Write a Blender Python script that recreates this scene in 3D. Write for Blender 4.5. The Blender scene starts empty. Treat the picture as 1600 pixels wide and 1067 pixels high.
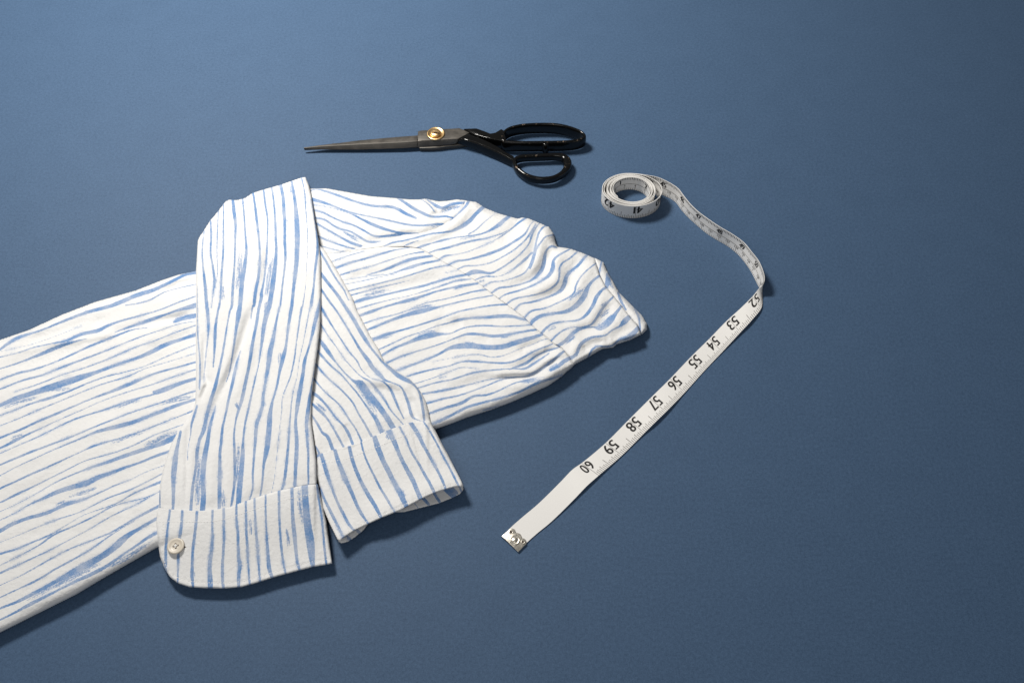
import bpy, bmesh, math, random
import numpy as np
from mathutils import Vector
R = math.radians
random.seed(4); rng = np.random.default_rng(4)
SC = bpy.context.scene
COL = SC.collection

# ---------------------------------------------------------------- camera, world, lamps, exposure
PITCH, HCAM, FPX = 56.5, 652.0, 1500.0          # degrees below the horizon, mm above the table, focal length in photo pixels
cd = bpy.data.cameras.new('camera'); cam = bpy.data.objects.new('camera', cd); COL.objects.link(cam)
cd.sensor_width = 36.0; cd.lens = FPX / 1600 * 36; cd.clip_start = .01; cd.clip_end = 50
cam.location = (0, 0, HCAM / 1000); cam.rotation_euler = (R(90 - PITCH), 0, 0)
SC.camera = cam

wd = bpy.data.worlds.new('World'); SC.world = wd; wd.use_nodes = True
bg = wd.node_tree.nodes['Background']; bg.inputs[0].default_value = (.93, .96, 1, 1); bg.inputs[1].default_value = .13

def area(name, loc, target, size, watts, col):
    ld = bpy.data.lights.new(name, 'AREA'); ld.shape = 'DISK'; ld.size = size; ld.energy = watts; ld.color = col
    o = bpy.data.objects.new(name, ld); COL.objects.link(o); o.location = loc
    o.rotation_euler = (Vector(target) - Vector(loc)).to_track_quat('-Z', 'Y').to_euler()
    return o
key = area('key_softbox', (-.44, .90, .88), (-.10, 1.02, 0), .26, 13.4, (1, .965, .91)); key.data.spread = R(158)
area('fill_softbox', (-.25, -.45, 1.0), (0, .45, 0), .7, 3.2, (1, .985, .96))

SC.view_settings.view_transform = 'Standard'; SC.view_settings.look = 'None'
SC.view_settings.exposure = 0; SC.view_settings.gamma = 1

# ---------------------------------------------------------------- photo pixel + height above the table (mm) -> point in metres
_c, _s = math.cos(R(PITCH)), math.sin(R(PITCH))
CAM = np.array([0, 0, HCAM])
def rays(px, py):
    x = (np.asarray(px, float) - 800) / FPX; y = -(np.asarray(py, float) - 533.5) / FPX
    return np.stack([x, _c + y * _s, -_s + y * _c], -1)
def P(px, py, z=0.0):
    r = rays(px, py); t = (HCAM - np.asarray(z, float)) / (-r[..., 2])
    p = r * t[..., None]; p[..., 2] = z
    return p / 1000

# ---------------------------------------------------------------- scene helpers
def mesh_obj(name, verts, faces, mat, parent=None, smooth=True):
    me = bpy.data.meshes.new(name); me.from_pydata([tuple(v) for v in verts], [], [tuple(f) for f in faces]); me.update()
    return link(name, me, mat, parent, smooth)
def link(name, me, mat, parent=None, smooth=True):
    o = bpy.data.objects.new(name, me); COL.objects.link(o)
    if mat is not None and not me.materials: me.materials.append(mat)
    if smooth:
        me.polygons.foreach_set('use_smooth', np.ones(len(me.polygons), bool))
    if parent is not None:
        o.parent = parent
        loc = parent.location
        q = parent.parent
        off = Vector(loc)
        while q is not None: off = off + q.location; q = q.parent
        o.matrix_parent_inverse.identity(); o.location = -off
    return o
def thing(name, loc, label, cat):
    o = bpy.data.objects.new(name, None); COL.objects.link(o); o.empty_display_size = .02
    o.location = loc; o['label'] = label; o['category'] = cat
    return o

# ---------------------------------------------------------------- node helpers
def new_mat(name):
    m = bpy.data.materials.new(name); m.use_nodes = True
    nt = m.node_tree; b = nt.nodes['Principled BSDF']
    return m, nt, b
def N(nt, typ, **kw):
    n = nt.nodes.new(typ)
    for k, v in kw.items():
        if k.startswith('i_'): n.inputs[k[2:].replace('_', ' ')].default_value = v
        elif k.startswith('n_'): n.inputs[int(k[2:])].default_value = v
        else: setattr(n, k, v)
    return n
def L(nt, a, b): nt.links.new(a, b)
def math_n(nt, op, a, b=None, c=None, clamp=False):
    n = nt.nodes.new('ShaderNodeMath'); n.operation = op; n.use_clamp = clamp
    for i, v in enumerate((a, b, c)):
        if v is None: continue
        if isinstance(v, (int, float)): n.inputs[i].default_value = v
        else: L(nt, v, n.inputs[i])
    return n.outputs[0]
def mixc(nt, fac, a, b):
    n = nt.nodes.new('ShaderNodeMix'); n.data_type = 'RGBA'
    for sock, v in ((n.inputs[0], fac), (n.inputs[6], a), (n.inputs[7], b)):
        if isinstance(v, (int, float)): sock.default_value = v
        elif isinstance(v, tuple): sock.default_value = v
        else: L(nt, v, sock)
    return n.outputs[2]
def noise(nt, vec, scale, detail=2, rough=.5, dist=0):
    n = N(nt, 'ShaderNodeTexNoise'); n.inputs['Scale'].default_value = scale; n.inputs['Detail'].default_value = detail
    n.inputs['Roughness'].default_value = rough; n.inputs['Distortion'].default_value = dist
    if vec is not None: L(nt, vec, n.inputs['Vector'])
    return n.outputs['Fac']
def ramp(nt, fac, lo, hi, a=0.0, b=1.0):
    n = N(nt, 'ShaderNodeMapRange'); n.inputs[1].default_value = lo; n.inputs[2].default_value = hi
    n.inputs[3].default_value = a; n.inputs[4].default_value = b; L(nt, fac, n.inputs[0])
    return n.outputs[0]
def coords(nt): return N(nt, 'ShaderNodeNewGeometry').outputs['Position']
def bump(nt, b, height, strength, dist):
    n = N(nt, 'ShaderNodeBump'); n.inputs['Strength'].default_value = strength; n.inputs['Distance'].default_value = dist
    L(nt, height, n.inputs['Height']); L(nt, n.outputs[0], b.inputs['Normal'])

# ---------------------------------------------------------------- materials
def mat_paper():
    m, nt, b = new_mat('blue_paper')
    p = coords(nt)
    f = noise(nt, p, 1050, 3, .7); g = noise(nt, p, 430, 4, .7); h = noise(nt, p, 40, 3, .5)
    k = math_n(nt, 'ADD', math_n(nt, 'MULTIPLY', f, .5), math_n(nt, 'ADD', math_n(nt, 'MULTIPLY', g, .43), math_n(nt, 'MULTIPLY', h, .07)))
    c = mixc(nt, ramp(nt, k, .38, .62), (.042, .079, .143, 1), (.070, .124, .214, 1))
    fleck = ramp(nt, noise(nt, p, 1500, 1, .5), .74, .80)
    c = mixc(nt, math_n(nt, 'MULTIPLY', fleck, .25), c, (.25, .33, .45, 1))
    L(nt, c, b.inputs['Base Color']); b.inputs['Roughness'].default_value = .58; b.inputs['Specular IOR Level'].default_value = .2
    bump(nt, b, k, .35, .0003)
    return m
def mat_fabric():
    m, nt, b = new_mat('striped_crepe')
    p = coords(nt)
    ink = N(nt, 'ShaderNodeAttribute', attribute_name='ink').outputs['Fac']
    dry = N(nt, 'ShaderNodeAttribute', attribute_name='dry').outputs['Fac']
    n1 = noise(nt, p, 1050, 2, .65); n2 = noise(nt, p, 330, 2, .5); n3 = noise(nt, p, 75, 2, .5)
    e = math_n(nt, 'ADD', ink, math_n(nt, 'MULTIPLY', math_n(nt, 'SUBTRACT', n1, .5), 1.3))
    e = math_n(nt, 'ADD', e, math_n(nt, 'MULTIPLY', math_n(nt, 'SUBTRACT', n2, .5), 1.0))
    solid = ramp(nt, e, -.32, .5)
    # ink density varies inside a stroke
    dens = ramp(nt, math_n(nt, 'ADD', math_n(nt, 'MULTIPLY', n3, .6), math_n(nt, 'MULTIPLY', n1, .4)), .38, .62, .56, 1.0)
    solid = math_n(nt, 'MULTIPLY', solid, dens)
    dn = math_n(nt, 'ADD', math_n(nt, 'MULTIPLY', n1, .55), math_n(nt, 'MULTIPLY', noise(nt, p, 700, 2, .6), .45))
    cv = N(nt, 'ShaderNodeCombineXYZ')
    L(nt, math_n(nt, 'MULTIPLY', N(nt, 'ShaderNodeAttribute', attribute_name='along').outputs['Fac'], .045), cv.inputs[0])
    L(nt, math_n(nt, 'MULTIPLY', N(nt, 'ShaderNodeAttribute', attribute_name='across').outputs['Fac'], .62), cv.inputs[1])
    st = noise(nt, cv.outputs[0], 1, 2, .6)
    tot = math_n(nt, 'ADD', math_n(nt, 'MULTIPLY', dn, .55), math_n(nt, 'MULTIPLY', st, .45))
    brush = ramp(nt, math_n(nt, 'ADD', math_n(nt, 'MULTIPLY', dry, .26), math_n(nt, 'SUBTRACT', tot, .66)), 0, .13)
    brush = math_n(nt, 'MULTIPLY', brush, .85)
    # pale fringe where the brush ran thin beside a stroke
    fr = math_n(nt, 'MULTIPLY', ramp(nt, ink, -3.2, .2), ramp(nt, noise(nt, p, 55, 3, .6), .50, .66))
    fr = math_n(nt, 'MULTIPLY', math_n(nt, 'MULTIPLY', fr, ramp(nt, dn, .38, .60)), .75)
    fac = math_n(nt, 'MAXIMUM', math_n(nt, 'MAXIMUM', solid, brush), fr)
    blue = mixc(nt, n3, (.078, .188, .41, 1), (.148, .285, .535, 1))
    white = mixc(nt, n2, (.73, .727, .722, 1), (.79, .787, .782, 1))
    L(nt, mixc(nt, fac, white, blue), b.inputs['Base Color'])
    b.inputs['Roughness'].default_value = .9; b.inputs['Specular IOR Level'].default_value = .15
    b.inputs['Sheen Weight'].default_value = .15; b.inputs['Sheen Roughness'].default_value = .5
    cr = math_n(nt, 'ADD', math_n(nt, 'MULTIPLY', noise(nt, p, 1900, 2, .6), .35), math_n(nt, 'MULTIPLY', noise(nt, p, 420, 3, .6), 1.0))
    cr = math_n(nt, 'ADD', cr, math_n(nt, 'MULTIPLY', noise(nt, p, 120, 3, .55, .6), .9))
    bump(nt, b, cr, .62, .0008)
    return m
def mat_simple(name, col, rough, spec=.5, metal=0, nscale=300, namp=.15, bstr=.1, bdist=.0002, coat=0):
    m, nt, b = new_mat(name)
    p = coords(nt); f = noise(nt, p, nscale, 3, .6)
    lo = tuple(c * (1 - namp) for c in col) + (1,); hi = tuple(min(1, c * (1 + namp)) for c in col) + (1,)
    L(nt, mixc(nt, f, lo, hi), b.inputs['Base Color']); b.inputs['Roughness'].default_value = rough
    L(nt, ramp(nt, noise(nt, p, nscale * 2, 2, .5), .3, .7, rough * .85, min(1, rough * 1.15)), b.inputs['Roughness'])
    b.inputs['Metallic'].default_value = metal; b.inputs['Specular IOR Level'].default_value = spec; b.inputs['Coat Weight'].default_value = coat
    bump(nt, b, f, bstr, bdist)
    return m
def mat_lacquer():
    m, nt, b = new_mat('chipped_black_lacquer')
    p = coords(nt)
    wear = N(nt, 'ShaderNodeAttribute', attribute_name='wear').outputs['Fac']
    n = math_n(nt, 'ADD', math_n(nt, 'MULTIPLY', noise(nt, p, 150, 4, .7), .7), math_n(nt, 'MULTIPLY', noise(nt, p, 900, 2, .6), .3))
    chip = ramp(nt, math_n(nt, 'ADD', n, math_n(nt, 'MULTIPLY', wear, .25)), .715, .75)
    L(nt, mixc(nt, chip, (.004, .004, .004, 1), (.16, .115, .08, 1)), b.inputs['Base Color'])
    L(nt, ramp(nt, chip, 0, 1, .13, .5), b.inputs['Roughness']); b.inputs['Specular IOR Level'].default_value = .34
    L(nt, math_n(nt, 'MULTIPLY', chip, .6), b.inputs['Metallic'])
    h = math_n(nt, 'SUBTRACT', math_n(nt, 'MULTIPLY', noise(nt, p, 130, 2, .5), .8), math_n(nt, 'MULTIPLY', chip, .6))
    bump(nt, b, h, .35, .0006)
    return m
def mat_steel():
    m, nt, b = new_mat('dark_forged_steel')
    p = coords(nt)
    mp = N(nt, 'ShaderNodeMapping'); mp.inputs['Scale'].default_value = (30, 900, 900); L(nt, p, mp.inputs[0])
    f = noise(nt, mp.outputs[0], 1, 3, .6); g = noise(nt, p, 130, 4, .65)
    k = math_n(nt, 'ADD', math_n(nt, 'MULTIPLY', f, .5), math_n(nt, 'MULTIPLY', g, .5))
    L(nt, mixc(nt, ramp(nt, k, .35, .65), (.052, .048, .043, 1), (.112, .101, .088, 1)), b.inputs['Base Color'])
    b.inputs['Metallic'].default_value = .4
    L(nt, ramp(nt, g, .3, .7, .38, .55), b.inputs['Roughness'])
    bump(nt, b, k, .15, .0002)
    return m
PAPER = mat_paper(); FABRIC = mat_fabric(); LACQUER = mat_lacquer(); STEEL = mat_steel()
BRASS = mat_simple('brass', (.74, .51, .25), .36, metal=1, nscale=260, namp=.22, bstr=.04)
VINYL = mat_simple('white_vinyl', (.80, .785, .76), .5, spec=.35, nscale=900, namp=.03, bstr=.12)
INKM = mat_simple('black_print', (.018, .017, .017), .6, spec=.3, nscale=700, namp=.3, bstr=0)
INKT = mat_simple('grey_print', (.07, .062, .055), .6, spec=.3, nscale=700, namp=.3, bstr=0)
TIN = mat_simple('tin_plate', (.62, .58, .50), .33, metal=.9, nscale=260, namp=.3, bstr=.5, bdist=.0004)
HORN = mat_simple('cream_button', (.60, .54, .45), .35, spec=.5, nscale=160, namp=.12)
THREAD = mat_simple('white_thread', (.84, .83, .81), .85, spec=.2, nscale=1500, namp=.1)
SLOT = mat_simple('shaded_slot', (.05, .026, .012), .8, spec=.1)  # dark tone paints the shade inside the screw slot
DARK = mat_simple('shadowed_hole', (.10, .075, .06), .9, spec=.1)

# ---------------------------------------------------------------- table
def build_table():
    n = 40; xs = np.linspace(-2.2, 2.2, n + 1); ys = np.linspace(-1.4, 3.0, n + 1)
    v = [(x, y, 0) for y in ys for x in xs]
    f = [(j * (n + 1) + i, j * (n + 1) + i + 1, (j + 1) * (n + 1) + i + 1, (j + 1) * (n + 1) + i) for j in range(n) for i in range(n)]
    o = mesh_obj('tabletop', v, f, PAPER); o['kind'] = 'structure'
build_table()

# ================================================================ SHIRT
TILE = dict(T1=(0, 400), T2=(0, 590), T3=(0, 790), T4=(290, 265), T5=(290, 460), T6=(230, 640), T7=(230, 740),
            U1=(460, 270), U2=(700, 290), U3=(500, 400), U4=(640, 440), U5=(730, 420), U6=(470, 480), U7=(470, 650))
def parse(txt):
    """lines of 'TILE x,y,w x,y,w ...' (five times enlarged crops of the photograph) -> lists of (x, y, w) in photo pixels"""
    out = []
    for ln in txt.strip().splitlines():
        cur = []; ox = oy = 0; sc = 5.0
        for tok in ln.split():
            if tok in TILE: ox, oy = TILE[tok]; continue
            a = [float(q) for q in tok.split(',')]
            if len(a) == 2: a.append(cur[-1][2] * sc if cur else 5)
            cur.append((ox + a[0] / sc, oy + a[1] / sc, a[2] / sc))
        if len(cur) > 1: out.append(np.array(cur))
    return out
def smooth_line(pl, sub=4):
    """Catmull-Rom through the points"""
    if len(pl) < 3: return pl
    p = np.vstack([2 * pl[0] - pl[1], pl, 2 * pl[-1] - pl[-2]]); o = []
    for i in range(1, len(p) - 2):
        for k in range(sub):
            t = k / sub; a, b, c, d = p[i - 1], p[i], p[i + 1], p[i + 2]
            o.append(.5 * (2 * b + (c - a) * t + (2 * a - 5 * b + 4 * c - d) * t * t + (3 * b - a - 3 * c + d) * t ** 3))
    o.append(pl[-1]); return np.array(o)
def seg_dist(pts, a, b):
    ab = b[:2] - a[:2]; L2 = max(ab @ ab, 1e-9)
    t = np.clip(((pts - a[:2]) @ ab) / L2, 0, 1)
    return np.hypot(*(pts - (a[:2] + t[:, None] * ab)).T), t
def value_noise(x, y, seed):
    g = np.random.default_rng(seed).random((64, 64)); xi = np.floor(x).astype(int); yi = np.floor(y).astype(int)
    fx = x - xi; fy = y - yi; fx = fx * fx * (3 - 2 * fx); fy = fy * fy * (3 - 2 * fy)
    q = lambda i, j: g[(xi + i) % 64, (yi + j) % 64]
    return (q(0, 0) * (1 - fx) + q(1, 0) * fx) * (1 - fy) + (q(0, 1) * (1 - fx) + q(1, 1) * fx) * fy - .5

# raster of the topmost height so far, in photo pixels (every 2 px), used to lay one layer on the layers below
RX0, RY0, RS = -80, 240, 2.0; RW, RH = 590, 420
TOP = np.zeros((RH, RW))
_gx, _gy = np.meshgrid(RX0 + RS * np.arange(RW), RY0 + RS * np.arange(RH)); GPTS = np.stack([_gx.ravel(), _gy.ravel()], -1)
def blur(a, r):
    if r < 1: return a
    k = np.ones(2 * r + 1) / (2 * r + 1)
    for _ in range(2):
        a = np.apply_along_axis(lambda m: np.convolve(np.pad(m, r, 'edge'), k, 'valid'), 0, a)
        a = np.apply_along_axis(lambda m: np.convolve(np.pad(m, r, 'edge'), k, 'valid'), 1, a)
    return a
def maxf(a, r):
    for ax in (0, 1):
        p = np.pad(a, [(r, r) if k == ax else (0, 0) for k in (0, 1)], 'edge'); n = a.shape[ax]
        a = np.max([np.take(p, range(k, k + n), ax) for k in range(2 * r + 1)], 0)
    return a
def sample(a, pts):
    x = np.clip((pts[:, 0] - RX0) / RS, 0, RW - 1.001); y = np.clip((pts[:, 1] - RY0) / RS, 0, RH - 1.001)
    i = x.astype(int); j = y.astype(int); fx = x - i; fy = y - j
    return (a[j, i] * (1 - fx) + a[j, i + 1] * fx) * (1 - fy) + (a[j + 1, i] * (1 - fx) + a[j + 1, i + 1] * fx) * fy
def densify(poly, step=3.0):
    out = []
    n = len(poly)
    for i in range(n):
        a, b = poly[i], poly[(i + 1) % n]; m = max(1, int(np.hypot(*(b - a)[:2]) / step))
        for k in range(m): out.append(a + (b - a) * k / m)
    return np.array(out)
def poly_eval(poly, pts):
    """signed distance (inside positive), nearest boundary point, edge height and rounding radius there"""
    best = np.full(len(pts), 1e9); near = np.zeros((len(pts), 2)); ze = np.zeros(len(pts)); rr = np.ones(len(pts)); ins = np.zeros(len(pts), bool)
    n = len(poly)
    for i in range(n):
        a, b = poly[i], poly[(i + 1) % n]
        d, t = seg_dist(pts, a, b); m = d < best
        best[m] = d[m]; tt = t[m][:, None]; near[m] = a[:2] + tt * (b[:2] - a[:2])
        ze[m] = a[2] + t[m] * (b[2] - a[2]); rr[m] = a[3] + t[m] * (b[3] - a[3])
        c = (a[1] > pts[:, 1]) != (b[1] > pts[:, 1])
        if abs(b[1] - a[1]) > 1e-9:
            xx = a[0] + (pts[:, 1] - a[1]) / (b[1] - a[1]) * (b[0] - a[0]); ins ^= c & (pts[:, 0] < xx)
    return np.where(ins, best, -best), near, ze, rr

FOLD = 1.0
def fold_height(pts, folds):
    z = np.zeros(len(pts))
    for pl, amp, wid in folds:
        pl = smooth_line(np.asarray(pl, float), 3); best = np.full(len(pts), 1e9); par = np.zeros(len(pts)); n = len(pl) - 1
        for i in range(n):
            d, t = seg_dist(pts, pl[i], pl[i + 1]); m = d < best; best[m] = d[m]; par[m] = (i + t[m]) / n
        z += amp * np.exp(-(best / wid) ** 2) * np.clip(np.sin(np.pi * np.clip(par, .0, 1)) * 1.6 + .12, 0, 1)
    return z

def fabric_part(name, parent, poly, stripes, dry, T, thick, folds=(), base_blur=6, gap=.5, floor=0.0, noise_dir=None, namp=.5, extra=None, step=1.6, use_base=True, upd=True, label=None, over=True, post=None):
    global TOP
    poly = np.array([list(q) + [0.6, 5][len(q) - 2:] if len(q) < 4 else q for q in poly], float)
    polyd = poly
    base = blur(maxf(TOP, 2 * base_blur), base_blur) if use_base and over else blur(TOP, base_blur) if use_base else np.zeros_like(TOP)
    def height(pts):
        d, near, ze, rr = poly_eval(polyd, pts)
        dd = np.clip(d / np.maximum(rr, .1), 0, 1); prof = np.sqrt(np.clip(1 - (1 - dd) ** 2, 0, 1))
        b = np.maximum(sample(base, pts), floor)
        if use_base: b = b + gap
        inner = np.clip(d / 12, 0, 1)
        f = FOLD * fold_height(pts, folds) * (.25 + .75 * inner)
        if noise_dir is not None:
            a = R(noise_dir); u = pts[:, 0] * math.cos(a) + pts[:, 1] * math.sin(a); v = -pts[:, 0] * math.sin(a) + pts[:, 1] * math.cos(a)
            sd = sum(map(ord, name)) + int(abs(noise_dir))
            f = f + inner * FOLD * namp * (2.2 * value_noise(u / 95 + 50, v / 34 + 50, sd) + 1.1 * value_noise(u / 42 + 50, v / 16 + 50, sd + 1) + .45 * value_noise(u / 16 + 50, v / 9 + 50, sd + 2))
        z = b + ze + (T - ze) * prof + f
        if extra is not None: z = z + extra(pts, d)
        if post is not None: z = post(pts, d, z)
        return np.maximum(z, .4), d, near
    lo = poly[:, :2].min(0) - 4; hi = poly[:, :2].max(0) + 4
    nx = int((hi[0] - lo[0]) / step) + 2; ny = int((hi[1] - lo[1]) / step) + 2
    X, Y = np.meshgrid(lo[0] + step * np.arange(nx), lo[1] + step * np.arange(ny)); pts = np.stack([X.ravel(), Y.ravel()], -1)
    d, near, _, _ = poly_eval(polyd, pts)
    idx = np.arange(nx * ny).reshape(ny, nx)
    q = np.stack([idx[:-1, :-1], idx[1:, :-1], idx[1:, 1:], idx[:-1, 1:]], -1).reshape(-1, 4)
    q = q[(d[q] > -.72 * step).all(1)]
    snap = d < .28 * step; pts[snap] = near[snap]
    used = np.unique(q); remap = -np.ones(nx * ny, int); remap[used] = np.arange(len(used)); q = remap[q]; pts = pts[used]
    z, d, _ = height(pts)
    # boundary edges for the closing skirt
    e = np.concatenate([q[:, [0, 1]], q[:, [1, 2]], q[:, [2, 3]], q[:, [3, 0]]])
    key = np.sort(e, 1); _, inv, cnt = np.unique(key[:, 0] * 10 ** 7 + key[:, 1], return_inverse=True, return_counts=True)
    be = e[cnt[inv] == 1]
    zb = np.maximum(.25, z - thick)
    n = len(pts); vt = P(pts[:, 0], pts[:, 1], z); vb = P(pts[:, 0], pts[:, 1], np.minimum(zb, z - .15))
    faces = np.concatenate([q, q[:, ::-1] + n, np.stack([be[:, 1], be[:, 0], be[:, 0] + n, be[:, 1] + n], -1)])
    me = bpy.data.meshes.new(name); V = np.concatenate([vt, vb])
    me.vertices.add(2 * n); me.vertices.foreach_set('co', V.ravel().astype(np.float32))
    me.loops.add(faces.size); me.loops.foreach_set('vertex_index', faces.ravel().astype(np.int32))
    me.polygons.add(len(faces)); me.polygons.foreach_set('loop_start', (np.arange(len(faces)) * 4).astype(np.int32))
    me.update(calc_edges=True); me.validate()
    # printed stripes: signed distance to the edge of the nearest stroke, and the dry-brush density
    ink = np.full(n, -9.0)
    wob = .55 * value_noise(pts[:, 0] / 9 + 50, pts[:, 1] / 9 + 50, 77)
    for pl in parse(stripes):
        pl = smooth_line(pl, 3)
        bb = (pts[:, 0] > pl[:, 0].min() - 9) & (pts[:, 0] < pl[:, 0].max() + 9) & (pts[:, 1] > pl[:, 1].min() - 9) & (pts[:, 1] < pl[:, 1].max() + 9)
        ii = np.nonzero(bb)[0]
        if not len(ii): continue
        for k in range(len(pl) - 1):
            dd, t = seg_dist(pts[ii], pl[k], pl[k + 1]); w = pl[k][2] + t * (pl[k + 1][2] - pl[k][2])
            ink[ii] = np.maximum(ink[ii], w * .53 + .26 + wob[ii] * np.minimum(1, w / 4) * .6 - dd)
    dr = np.zeros(n); al = np.zeros(n); ac = np.zeros(n)
    for q_, pl in enumerate(parse(dry)):
        pl = smooth_line(pl, 3); s0 = 400.0 * q_; tot = max(1, len(pl) - 1)
        for k in range(len(pl) - 1):
            dd, t = seg_dist(pts, pl[k], pl[k + 1]); w = pl[k][2] + t * (pl[k + 1][2] - pl[k][2])
            dv = pl[k + 1][:2] - pl[k][:2]; ln = max(1e-6, np.hypot(*dv)); rel = pts - pl[k][:2]
            past = np.maximum(0, np.abs((rel @ dv) / ln - t * ln))
            e = 1 - ((k + t) / tot * 2 - 1) ** 4 * .55
            den = np.clip(1.3 - dd / (w * .55), 0, 1) * e * np.clip(1 - past / 14, 0, 1); m = den > dr
            dr[m] = den[m]; al[m] = s0 + t[m] * ln; ac[m] = (rel[m, 0] * dv[1] - rel[m, 1] * dv[0]) / ln
            s0 += ln
    for nm, arr in (('ink', ink), ('dry', dr), ('along', al), ('across', ac)):
        at = me.attributes.new(nm, 'FLOAT', 'POINT'); at.data.foreach_set('value', np.concatenate([arr, arr]).astype(np.float32))
    o = link(name, me, FABRIC, parent)
    if label: o['label'] = label
    if upd:
        zz, dg, _ = height(GPTS); m = dg > 0
        t = TOP.ravel().copy(); t[m] = np.maximum(t[m], zz[m]); TOP = t.reshape(TOP.shape)
    return o, height

def px(tile, *pts):
    ox, oy = TILE[tile]; return [(ox + a / 5, oy + b / 5) for a, b in pts]

SHIRT = thing('folded_shirt', tuple(P(420, 560, 0)), 'white shirt with brushed blue stripes, folded with both sleeves laid across it', 'shirt')

# ---- outlines: (x, y, edge height mm, rounding radius px)
BODY = [(-70, 556, 2, 10), (0, 531, 2, 10), (44, 516, 2, 9), (96, 492, 2, 9), (148, 472, 2, 9), (212, 454, 2, 9), (250, 439, 2, 9), (280, 429, 2, 9), (306, 423.6, 2, 9),
        (420, 404, 3, 9), (532, 395, 10, 8), (560, 390, 11, 4), (600, 385, 12, 3), (654, 388, 12.1, 2.5), (670, 396, 12.1, 2.5), (686, 406, 12.1, 2.5), (702, 414.5, 12.1, 2.5), (718, 423, 12.1, 2.5), (738, 435.5, 12.1, 2.5), (746, 441, 12.1, 2.5),
        (770, 460, 11.2, 3), (792, 476, 11, 3), (820, 497, 11, 3), (840, 517, 10.6, 3), (850, 524, 10.4, 3), (866, 538, 10, 3), (878, 544.5, 9.6, 3), (890, 559, 8.5, 4), (898, 570, 6, 5),
        (878, 588, 4, 12), (858, 602, 4, 14), (828, 616, 4, 15), (800, 628, 4, 15), (768, 640, 4, 15), (730, 652, 4, 15), (710, 660, 4, 15), (682, 670, 4, 15), (600, 706, 4, 15), (450, 775, 4, 16), (300, 834, 5, 17),
        (245, 855.5, 5, 17), (200, 881, 5, 18), (160, 904, 5, 18), (120, 928, 5, 18), (86, 945, 5, 18), (48, 964, 5, 18), (0, 988, 5, 18), (-70, 1022, 5, 18)]
BODY = [(x + .55, y - .7, z - .9, r) if x >= 654 and z > 8.3 else (x, y, z, r) for x, y, z, r in BODY]
YOKE = [(514, 401, 9, 3), (540, 394, 9, 3), (560, 387, 9, 3), (590, 379, 9, 3), (630, 367, 8, 4), (654, 365, 8, 4), (680, 358, 8, 5), (706, 343, 7, 6), (721, 326, 5, 8), (727, 313.5, 3, 9),
        (744, 316, 2, 10), (760, 326, 2, 11), (780, 334, 2, 11), (809, 342, 2, 11), (816, 340, 2, 11), (826, 341.6, 2, 11), (844, 349, 2, 11), (858, 355, 2, 11), (865, 365, 2, 11), (868, 378, 2, 11), (871, 386, 2, 10), (880, 387, 2, 10),
        (892, 389, 2, 10), (912, 396, 2, 10), (930, 404, 3, 10), (933, 414, 8, 5), (936.5, 428, 9.5, 3), (947, 448, 9.5, 3), (970, 476, 9.5, 3), (984, 494, 9.5, 3), (998, 510, 8.5, 3), (1002, 523, 6, 4),
        (986, 531, 4.5, 8), (964, 538, 4.5, 9), (958, 543, 4.5, 9), (942, 545, 4, 9), (928, 553, 4, 8), (920, 558, 4, 8), (896, 570.5, 6, 6), (890, 559, 9, 3), (878, 544.3, 9.8, 3),
        (866, 538, 10.2, 2.5), (850, 524, 10.8, 2.5), (840, 517, 11, 2.5), (820, 497, 11.9, 2), (792, 476, 11.9, 2), (770, 460, 12.1, 2), (746, 441, 12.1, 2), (738, 435.5, 12.1, 2), (718, 423, 12.1, 2), (702, 414.5, 12.1, 2),
        (686, 406, 12.1, 2), (670, 396, 12.1, 2), (654, 388, 12.1, 2), (632, 385.5, 12.1, 2), (600, 386, 12.1, 2), (560, 391, 11.8, 2), (532, 396, 11.4, 2), (516, 401.5, 9, 3)]
BAND = [(929, 403, 2, 7), (943, 410, 2, 7), (948, 422, 2, 7), (958, 440, 2, 7), (968, 458, 2, 7), (982, 472, 2, 7), (992, 482, 2, 7), (1004, 494, 2, 7), (1011, 506, 2.5, 7), (1011, 515, 3, 7), (1002, 523.5, 4, 5),
        (997, 510, 6, 3), (983, 494, 7.4, 3), (969, 476, 7.4, 3), (946, 448, 7.4, 3), (935, 428, 7, 3), (931, 414, 5, 4)]
UPPER = [(470, 296, 2, 10), (486, 295, 2, 12), (510, 294.6, 2, 12), (540, 300, 2, 12), (580, 307, 2, 12), (620, 310, 2, 12), (640, 312, 2, 11), (656, 312, 2, 10), (664, 310.6, 2, 10), (686, 315, 2, 10), (700, 314, 2, 10), (714, 311.8, 2, 10), (729, 313.6, 2, 10),
         (724, 330, 3, 8), (708, 347, 3, 12), (682, 362, 3, 14), (656, 370, 3, 14), (630, 372, 3, 14), (592, 384, 3.5, 14), (560, 392, 4, 12), (530, 400, 4, 10), (480, 408, 4, 8)]
SLEEVE2 = [(498, 381, .6, 6), (501, 385, .6, 6), (508, 392, .6, 6), (518, 408, .6, 6), (530, 428, .6, 6), (542, 450, .6, 6), (551, 466, .6, 6), (558, 486, .6, 6), (568, 504, .6, 6), (578, 524, .6, 6), (592, 546, .6, 6), (600, 564, .6, 7), (612, 574, .7, 7),
           (622, 582, .8, 8), (638, 590, .8, 8), (650, 602, .8, 9), (660, 616, .8, 9), (665.5, 628, .8, 9), (670, 644, .7, 7), (673.5, 661, .5, 5), (662, 661, 2, 3), (640, 663, 2, 3), (626, 668, 2, 3), (606, 675, 2, 3), (582, 685, 2, 3), (562, 695, 2, 3), (542, 701, 2, 3), (522, 705, 2, 3), (495, 712, 2, 3),
           (488, 674, .8, 5), (478, 640, .8, 5), (476, 560, .8, 5), (482, 470, .8, 5)]
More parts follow.
